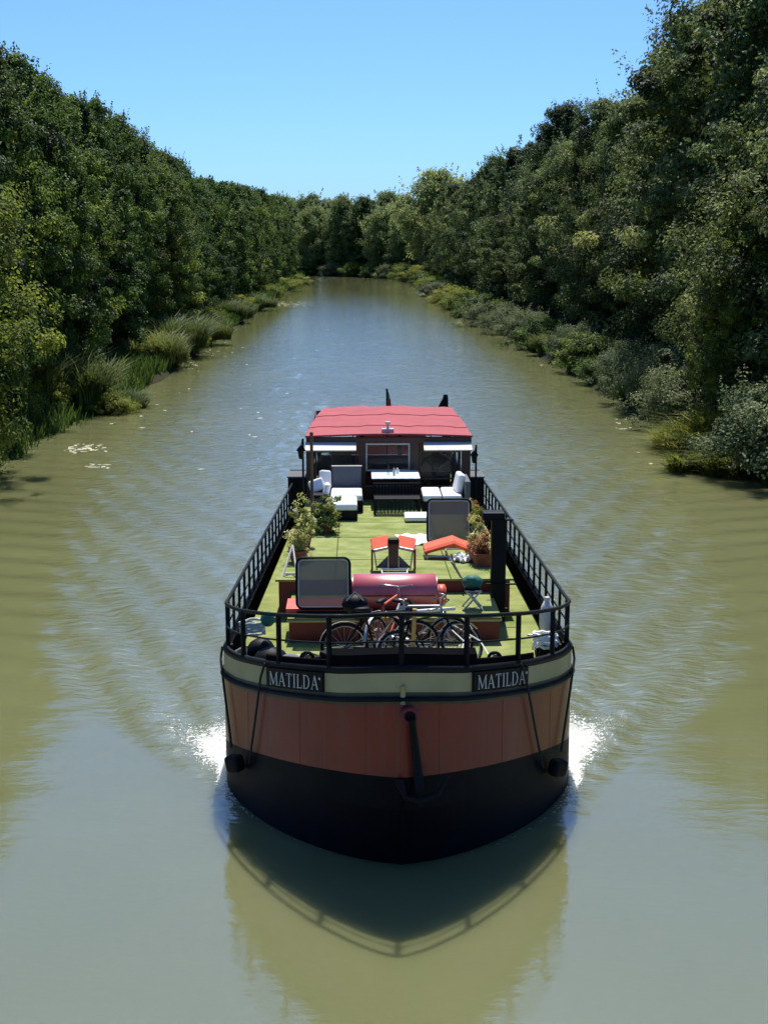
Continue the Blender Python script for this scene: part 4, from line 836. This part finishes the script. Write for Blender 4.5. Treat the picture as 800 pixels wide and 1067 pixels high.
q = Q(566, 655, 18.1); coil('white coiled rope inside the rail at the right bow corner', 'coiled_rope', (q.x, 17.9, 1.85), .15, 5, 'white', .022, 5)
q = Q(568, 634, 19.0); m_ = MB(); m_.ball((q.x+.02, 19.0, 1.93), (.11, .12, .3), 14); m_.cyl((q.x+.02, 19, 2.2), (q.x+.02, 19, 2.27), .04); tag(m_.build('hanging_fender', 'offwhite', None, smooth=True), 'white oval fender hanging inside the right bow rail', 'fender')
q = Q(565, 660, 18.0); T = thing('winch', 'black hand winch standing in the right bow corner', 'winch', (q.x, 18.1, 1.33)); m_ = MB()
m_.box((q.x, 18.1, 1.6), (.1, .4, .55)); m_.box((q.x+.24, 18.1, 1.6), (.04, .4, .55)); m_.build('frame', 'black', T, bevel=.01); m_ = MB(); m_.cyl((q.x-.08, 18.1, 1.75), (q.x+.26, 18.1, 1.75), .12); m_.build('drum', 'rubber', T); m_ = MB(); m_.tube([(q.x-.08, 18.1, 1.75), (q.x-.12, 18.1, 1.75), (q.x-.12, 17.95, 2.0), (q.x-.22, 17.95, 2.0)], .014, 6); m_.build('crank_handle', 'steel', T)
m_ = MB(); m_.tube([Q(455, 642, 19.3), Q(478, 655, 18.9), Q(500, 668, 18.3), Q(510, 684, 17.8)], .012, 6); m_.tube([Q(440, 660, 19.0), Q(470, 656, 18.8), Q(483, 668, 18.4), Q(480, 684, 18.0)], .012, 6); tag(m_.build('hose', 'wrope', None, smooth=True), 'pale hose trailing from the bicycles across the fore deck', 'hose')

# ------------------------------------------------------------------ things on the raised deck
def cushion(m_, c, d, rot=(0, 0, 0)): m_.box(c, d, rot)
def deckpt(x, Yv, dz=0): return (x, Yv, trunkz(Yv)+dz)
# low deckchair
x0, x1 = P(386, 595, 1.94).x, P(434, 595, 1.94).x; xm = (x0+x1)/2; Yv = 22.1; zb_ = trunkz(Yv)
T = thing('folded_deckchair', 'low deckchair with two orange-red wings and a brown centre strip', 'deckchair', (xm, Yv, zb_))
m_ = MB(); m_.box((xm, Yv, zb_+.24), (.17, .05, .46), (-.18, 0, 0)); m_.build('centre_strip', 'brown', T, bevel=.01)
m_ = MB(); m_.box((xm, Yv+.05, zb_+.50), (.19, .14, .10)); m_.build('headrest', 'black', T, bevel=.03)
for sd in (-1, 1):
    m_ = MB(); m_.box((xm+sd*.225, Yv+.12, zb_+.44), (.30, .34, .045), (.5, sd*.22, 0)); m_.build('wing_cushion', 'orange', T, bevel=.018)
    m_ = MB(); m_.box((xm+sd*.36, Yv+.05, zb_+.22), (.03, .34, .36)); m_.build('side_cloth', 'maroon', T, bevel=.01)
    m_ = MB(); m_.add([(xm+sd*.09, Yv, zb_+.26), (xm+sd*.30, Yv-.02, zb_+.05), (xm+sd*.09, Yv-.02, zb_+.05), (xm+sd*.09, Yv+.02, zb_+.26), (xm+sd*.30, Yv+.02, zb_+.05), (xm+sd*.09, Yv+.02, zb_+.05)], [(0, 1, 2), (3, 5, 4), (0, 3, 4, 1), (1, 4, 5, 2), (0, 2, 5, 3)]); m_.build('side_gusset', 'grey', T)
    m_ = MB(); m_.cyl((xm+sd*.10, Yv-.01, zb_+.40), (xm+sd*.33, Yv-.05, zb_+.36), .022); m_.cyl((xm+sd*.33, Yv-.03, zb_+.38), (xm+sd*.28, Yv-.03, zb_+.02), .012); m_.build('arm_tube', 'lgrey', T)
m_ = MB(); m_.tube([(xm-.2, Yv-.42, zb_+.05), (xm-.2, Yv-.15, zb_+.06), (xm+.22, Yv-.15, zb_+.06), (xm+.22, Yv-.42, zb_+.05)], .02, 6, True); m_.build('foot_bar', 'white', T)
# orange-cushioned lounger
x0, x1 = P(443, 580, 2.0).x, P(492, 580, 2.0).x; Yv = 23.35; zb_ = trunkz(Yv)
T = thing('lounger', 'low lounger with a folded orange-red cushion below the tall skylight panel', 'lounger', ((x0+x1)/2, Yv, zb_))
prof = [(x0, .17), (x0+.28, .25), (x0+.52, .32), (x1-.15, .25), (x1, .2)]; m_ = MB()
m_.strip([[(x, Yv-.22, zb_+z-.08) for x, z in prof], [(x, Yv-.26, zb_+z-.02) for x, z in prof], [(x, Yv-.2, zb_+z+.02) for x, z in prof], [(x, Yv+.2, zb_+z+.03) for x, z in prof], [(x, Yv+.25, zb_+z-.05) for x, z in prof]])
m_.add([(x0, Yv-.22, zb_+.09), (x0, Yv-.26, zb_+.15), (x0, Yv-.2, zb_+.19), (x0, Yv+.2, zb_+.2), (x0, Yv+.25, zb_+.12)], [(0, 1, 2, 3, 4)]); m_.build('cushion', 'orange', T, smooth=False)
m_ = MB()
for yy_ in (-.3, .3): m_.cyl((x0, Yv+yy_, zb_+.07), (x1, Yv+yy_, zb_+.07), .014, n=6)
for xx_ in (x0+.05, (x0+x1)/2, x1-.05): m_.cyl((xx_, Yv-.3, zb_+.07), (xx_, Yv+.3, zb_+.07), .012, n=6); m_.cyl((xx_, Yv-.3, zb_+.07), (xx_, Yv-.3, zb_), .012, n=6); m_.cyl((xx_, Yv+.3, zb_+.07), (xx_, Yv+.3, zb_), .012, n=6)
m_.build('frame', 'lgrey', T)
def rag(label, name, x0, x1, y0, y1, mt, amp, zoff=0.0, seed=2, n=16):
    rr_ = np.random.RandomState(seed); m_ = MB(); rows_ = []; f = rr_.uniform(3, 9, 6); p_ = rr_.uniform(0, 6, 6)
    for j in range(n+1):
        v = j/n; row = []
        for i in range(n+1):
            u = i/n; x = x0+(x1-x0)*u+.04*math.sin(v*f[0]+p_[0]); y = y0+(y1-y0)*v+.05*math.sin(u*f[1]+p_[1])
            z = trunkz(y)+zoff+.012+amp*abs(math.sin(u*f[2]+v*f[3]+p_[2])*math.sin(v*f[4]-u*f[5]+p_[3]))*math.sin(PI*min(1, max(0, u)))**.5
            row.append((x, y, z))
        rows_.append(row)
    m_.strip(rows_); o = m_.build(name, mt, None, smooth=True); so_ = o.modifiers.new('thick', 'SOLIDIFY'); so_.thickness = .012; return tag(o, label, 'cloth')
rag('crumpled white rag under the right end of the orange lounger', 'rag', 1.66, 2.02, 22.75, 23.1, 'white', .14, 0.0, 3)
a, b = P(415, 568, 1.8), P(444, 548, 1.7); rag('white towel spread on the deck beside the tall skylight panel', 'towel', a.x, b.x-.02, 24.5, 25.6, 'white', .05, 0, 6)
a, b = P(422, 546, 1.7), P(445, 539, 1.7); m_ = MB(); m_.box(((a.x+b.x)/2, (a.y+b.y)/2, trunkz(a.y)+.07), (b.x-a.x, .6, .09)); tag(m_.build('seat_pad', 'white', None, bevel=.03, smooth=False), 'flat white seat pad lying on the deck behind the towel', 'cushion')
m_ = MB(); m_.tube([Q(470, 578, 22.9), Q(474, 590, 22.3), Q(480, 601, 21.5), Q(483, 605, 21.3)], .016, 6); tag(m_.build('cable', 'rope', None, smooth=True), 'short black cable hanging over the front edge of the raised deck', 'cable')
# planter with orange flowers
a, b = P(491, 575, 1.95), P(516, 592, 1.92); T = thing('planter', 'terracotta trough planter filled with dry orange flowers beside the black post', 'planter', (2.2, 22.6, trunkz(22.6)))
m_ = MB(); rows_ = []
for z, g_ in ((0, -.03), (.24, .02), (.24, -.01), (.20, -.01)): rows_.append([(2.18-.15-g_, 22.35-g_, trunkz(22.6)+z), (2.18+.15+g_, 22.35-g_, trunkz(22.6)+z), (2.12+.15+g_, 23.2+g_, trunkz(22.6)+z), (2.12-.15-g_, 23.2+g_, trunkz(22.6)+z), (2.18-.15-g_, 22.35-g_, trunkz(22.6)+z)])
m_.strip(rows_); m_.build('trough', 'terra', T)
def plantmesh(seed, z0, z1, R_, nc, per, ls, mt, cr=(.05, .12), pf=pf_round):
    me = crown('foliage_mesh', seed, z0, z1, R_, nc, per, ls, pf, cr=cr, lump=.2, shoots=0, inner=.03, core=.6); me.materials.append(M[mt]); return me
def part_mesh(name, me, parent, loc, sc=(1, 1, 1)):
    o = bpy.data.objects.new(name, me); C.objects.link(o); o.parent = parent; o.location = loc; o.scale = sc; return o
part_mesh('flowers', plantmesh(501, .16, .36, .13, 36, 45, .045, 'dryleaf'), T, (-.02, .05, 0), (1, 2.0, 1)); part_mesh('flowers', plantmesh(502, .2, .40, .11, 22, 45, .04, 'flower'), T, (-.08, .45, 0))
def pot(name, label, x, Yv, r, h, fol, group=None):
    z = trunkz(Yv); T = thing(name, label, 'plant', (x, Yv, z), group); m_ = MB(); m_.tube([(x, Yv, z), (x, Yv, z+h*.85), (x, Yv, z+h*.85), (x, Yv, z+h)], [r*.7, r*.95, r*1.08, r*1.08], 18); m_.build('pot', 'terra', T)
    for me in fol: part_mesh('foliage', me, T, (0, 0, h*.6))
    return T
g_ = 'potted plants on the deck'
q = P(306, 585, 1.85); pot('potted_shrub', 'yellow-green shrub in a pot behind the wide skylight panel', -1.02, 22.9, .16, .22, [plantmesh(510, 0, .26, .17, 46, 34, .05, 'flower')], g_)
pot('potted_shrub', 'tall cream-flowered plant in a pot in front of the left pole', -.98, 24.4, .17, .25, [plantmesh(511, .05, .55, .17, 44, 30, .05, 'flower')], g_)
pot('potted_shrub', 'dark leafy plant with white flowers beside the black footstool', -.62, 25.9, .17, .2, [plantmesh(512, 0, .42, .25, 40, 40, .055, 'flower'), plantmesh(513, 0, .32, .26, 36, 42, .06, 'leaf')], g_)
pot('potted_shrub', 'small plant with yellow leaves to the right of the tall skylight panel', 2.28, 25.3, .10, .16, [plantmesh(514, 0, .35, .13, 30, 36, .045, 'fern')], g_)
pot('potted_shrub', 'small reddish potted plant nearest the right sofa', 2.30, 26.5, .09, .16, [plantmesh(515, 0, .3, .12, 26, 36, .045, 'dryleaf')], g_)
pot('potted_shrub', 'white-flowered pot standing behind the planter of orange flowers', 2.2, 24.0, .12, .16, [plantmesh(516, 0, .32, .17, 34, 40, .05, 'flower')], g_)
m_ = MB(); m_.tube([Q(294, 602, 21.6), Q(305, 568, 22.1)], .02, 6); m_.tube([Q(305, 568, 22.1), Q(309, 596, 21.6)], .016, 6); m_.tube([Q(297, 598, 21.6), Q(311, 598, 21.55)], .02, 6); tag(m_.build('folded_stand', 'offwhite', None), 'cream folded wooden stand at the front left corner of the raised deck', 'stand')
# seating group
def lounge(name, label, boxes, cat='chair', group='white cushioned deck furniture'):
    c = boxes[0][1]; T = thing(name, label, cat, (c[0], c[1], trunkz(c[1])), group)
    for nm, cc, dd_, mt, bv, rot in boxes: m_ = MB(); m_.box(cc, dd_, rot); m_.build(nm, mt, T, bevel=bv, seg=3)
    return T
Z0 = 1.64
T = lounge('footstool', 'footstool with white cushion on a dark base, nearest the bow of the seating', [('base', (-.29, 27.9, 1.83), (.64, .98, .16), 'black', .01, (0, 0, 0)), ('seat_cushion', (-.29, 27.9, 1.98), (.62, .96, .15), 'white', .05, (0, 0, 0))], 'footstool')
for sx in (-1, 1):
    for sy in (-1, 1): m_ = MB(); m_.box((-.29+sx*.28, 27.9+sy*.44, 1.73), (.05, .05, .1)); m_.build('leg', 'black', T)
m_ = MB()
for k in range(9): m_.box((-.57+k*.07, 27.42, 1.76), (.012, .012, .16))
m_.build('slatted_front', 'black', T)
lounge('armchair', 'armchair with white seat and dark grey back behind the footstool', [('base', (-.21, 29.0, 1.76), (.72, 1.0, .3), 'black', .01, (0, 0, 0)), ('seat_cushion', (-.21, 28.98, 1.98), (.68, 1.0, .14), 'white', .05, (0, 0, 0)), ('backrest', (-.21, 29.62, 2.25), (.66, .12, .46), 'grey', .03, (-.12, 0, 0)), ('back_rim', (-.21, 29.66, 2.49), (.68, .16, .03), 'offwhite', .01, (-.12, 0, 0))])
T = lounge('armchair', 'armchair with plump white back cushions left of the grey-backed one', [('base', (-.78, 29.0, 1.80), (.40, .8, .34), 'grey', .02, (0, 0, 0)), ('seat_cushion', (-.78, 28.85, 2.0), (.36, .6, .08), 'black', .02, (0, 0, 0))])
for c, d_, ro in (((-.68, 29.2, 2.27), (.26, .16, .40), (-.3, .15, .5)), ((-.86, 29.0, 2.17), (.34, .14, .28), (-.5, -.3, .2)), ((-.64, 28.8, 2.12), (.12, .34, .28), (0, .25, .1))): m_ = MB(); m_.box(c, d_, ro); m_.build('pillow', 'white', T, bevel=.055, seg=4)
x0, x1 = Q(388, 500, 29.1).x, Q(437, 500, 29.1).x; zt_ = Q(410, 500, 29.1).z
T = thing('dining_table', 'table under a pale blue checked cloth in front of the wheelhouse', 'table', ((x0+x1)/2, 29.6, Z0)); m_ = MB()
m_.box(((x0+x1)/2, 29.65, zt_), (x1-x0, 1.05, .04)); m_.build('tabletop', 'black', T)
m_ = MB(); m_.box(((x0+x1)/2, 29.65, zt_+.024), (x1-x0+.03, 1.08, .012)); m_.build('checked_cloth', 'check', T)
for sx in (x0+.05, x1-.05):
    for sy in (29.2, 30.1): m_ = MB(); m_.box((sx, sy, (zt_+1.6)/2), (.05, .05, zt_-1.6)); m_.build('leg', 'black', T)
T = thing('bench', 'black slatted bench on the near side of the checked table', 'bench', ((x0+x1)/2, 28.4, Z0)); m_ = MB()
for k in range(5): m_.box(((x0+x1)/2, 28.15+k*.1, 2.02), (x1-x0-.05, .07, .025))
m_.build('seat', 'black', T, bevel=.005); m_ = MB()
for k in range(14): m_.box((x0+.06+k*(x1-x0-.12)/13, 28.65, 2.12), (.03, .02, .26))
m_.box(((x0+x1)/2, 28.65, 2.26), (x1-x0-.02, .03, .04)); m_.build('backrest', 'black', T)
m_ = MB()
for k in range(12): m_.box((x0+.08+k*(x1-x0-.16)/11, 28.14, 1.85), (.025, .02, .26))
m_.box(((x0+x1)/2, 28.14, 1.74), (x1-x0-.06, .025, .025)); m_.build('slatted_front', 'black', T)
for sx in (x0+.04, x1-.04):
    for sy in (28.15, 28.62): m_ = MB(); m_.box((sx, sy, 1.83), (.045, .045, .38)); m_.build('leg', 'black', T)
rn = random.Random(5)
for i, (u, v, r_, h, mt) in enumerate(((.35, .35, .035, .22, 'glass'), (.47, .25, .03, .16, 'offwhite'), (.55, .5, .04, .12, 'white'))):
    x = x0+(x1-x0)*u; y = 29.3+v; z = zt_+.03; m_ = MB(); m_.tube([(x, y, z), (x, y, z+h*.65), (x, y, z+h*.75), (x, y, z+h)], [r_, r_, r_*.45, r_*.4], 12)
    tag(m_.build(('bottle', 'jar', 'cup')[i], mt, None, smooth=True), ('clear glass bottle standing left on the checked table', 'cream jar in the middle of the checked table', 'white cup on the checked table next to the jar')[i], ('bottle', 'jar', 'cup')[i])
T = lounge('sofa', 'two-seat sofa with white seat cushions to the right of the checked table', [('base', (1.93, 28.95, 1.76), (1.0, 1.1, .3), 'black', .01, (0, 0, 0)), ('seat_cushion', (1.64, 28.92, 1.98), (.40, 1.05, .14), 'white', .04, (0, 0, 0)), ('seat_cushion', (2.07, 28.92, 1.98), (.40, 1.05, .14), 'white', .04, (0, 0, 0)), ('armrest', (2.40, 28.9, 2.12), (.12, 1.0, .46), 'grey', .03, (0, 0, 0))], 'sofa')
m_ = MB(); m_.box((2.25, 28.95, 2.24), (.15, .55, .42), (0, .22, .1)); m_.build('pillow', 'white', T, bevel=.06, seg=4)
# lamps, poles and flags
def pole_lamp(label, x, Yv, base, top, lampz):
    T = thing('deck_lantern', label, 'lantern', (x, Yv, base), 'lanterns beside the wheelhouse'); m_ = MB(); m_.cyl((x, Yv, base), (x, Yv, top), .022, n=8); m_.build('pole', 'black', T)
    m_ = MB(); l = Vector((x-.04, Yv-.02, lampz)); m_.tube([l+Vector((0, 0, .12)), l+Vector((0, 0, .10)), l+Vector((0, 0, .02)), l, l+Vector((0, 0, -.14)), l+Vector((0, 0, -.16))], [.02, .04, .10, .07, .05, .03], 10); m_.tube([l+Vector((0, 0, .12)), l+Vector((.02, 0, .2)), Vector((x, Yv, lampz+.2))], .01, 6); m_.build('lamp_shade', 'black', T, smooth=True)
a = Q(316, 560, 25.6); pole_lamp('black lantern on a tall thin pole left of the wheelhouse', Q(316, 500, 27.5).x, 27.5, trunkz(27.5), Q(316, 462, 27.5).z+.1, Q(316, 470, 27.5).z)
q = Q(493, 475, 29.6); pole_lamp('black bell-shaped lantern hanging at the right corner of the wheelhouse', q.x+.06, 29.6, 1.45, q.z+.25, q.z)
m_ = MB(); q0 = Q(325, 540, 27.0); x = Q(325, 500, 28.3).x; m_.cyl((x, 28.3, trunkz(28.3)), (x, 28.3, Q(325, 452, 28.3).z), .035, n=10); m_.ball((x, 28.3, Q(325, 452, 28.3).z), .045, 8); tag(m_.build('support_pole', 'brown', None, smooth=True), 'brown wooden pole standing in front of the left end of the wheelhouse', 'pole')
T = thing('flagpole', 'short pole with a furled dark green and red flag behind the roof', 'flag', (Q(403, 425, 38).x, 38, 1.2)); x = T.location.x; zt_ = Q(403, 406, 38).z
m_ = MB(); m_.cyl((x, 38, 1.2), (x, 38, zt_), .025); m_.ball((x, 38, zt_), .04, 8); m_.build('pole', 'black', T)
m_ = MB(); m_.tube([(x+.02, 38, zt_-.05), (x+.05, 38, zt_-.25)], [.02, .05], 8); m_.build('green_cloth', 'green', T, smooth=True); m_ = MB(); m_.tube([(x+.05, 38, zt_-.25), (x+.07, 38, zt_-.6)], [.05, .07], 8); m_.build('red_cloth', 'roof', T, smooth=True)
q0, q1 = Q(464, 411, 37), Q(467, 426, 37); T = thing('stern_mast', 'black stub mast with a sagging dark pennant at the right rear of the roof', 'mast', (q0.x, 37, 1.2)); m_ = MB(); m_.tube([(q0.x, 37, 1.2), (q0.x, 37, q0.z-.12), (q0.x, 37, q0.z)], [.08, .08, .06], 10); m_.build('mast', 'black', T)
m_ = MB(); z0_ = q0.z; m_.add([(q0.x-.03, 36.97, z0_-.05), (q0.x-.03, 36.97, z0_-.5), (q0.x-.24, 36.9, z0_-.42), (q0.x-.12, 36.93, z0_-.18), (q0.x-.03, 37.05, z0_-.05), (q0.x-.03, 37.06, z0_-.5), (q0.x-.24, 37.02, z0_-.42), (q0.x-.12, 37.03, z0_-.18)], [(0, 1, 2, 3), (4, 7, 6, 5), (0, 3, 7, 4), (3, 2, 6, 7), (2, 1, 5, 6)]); m_.build('pennant', 'black', T)
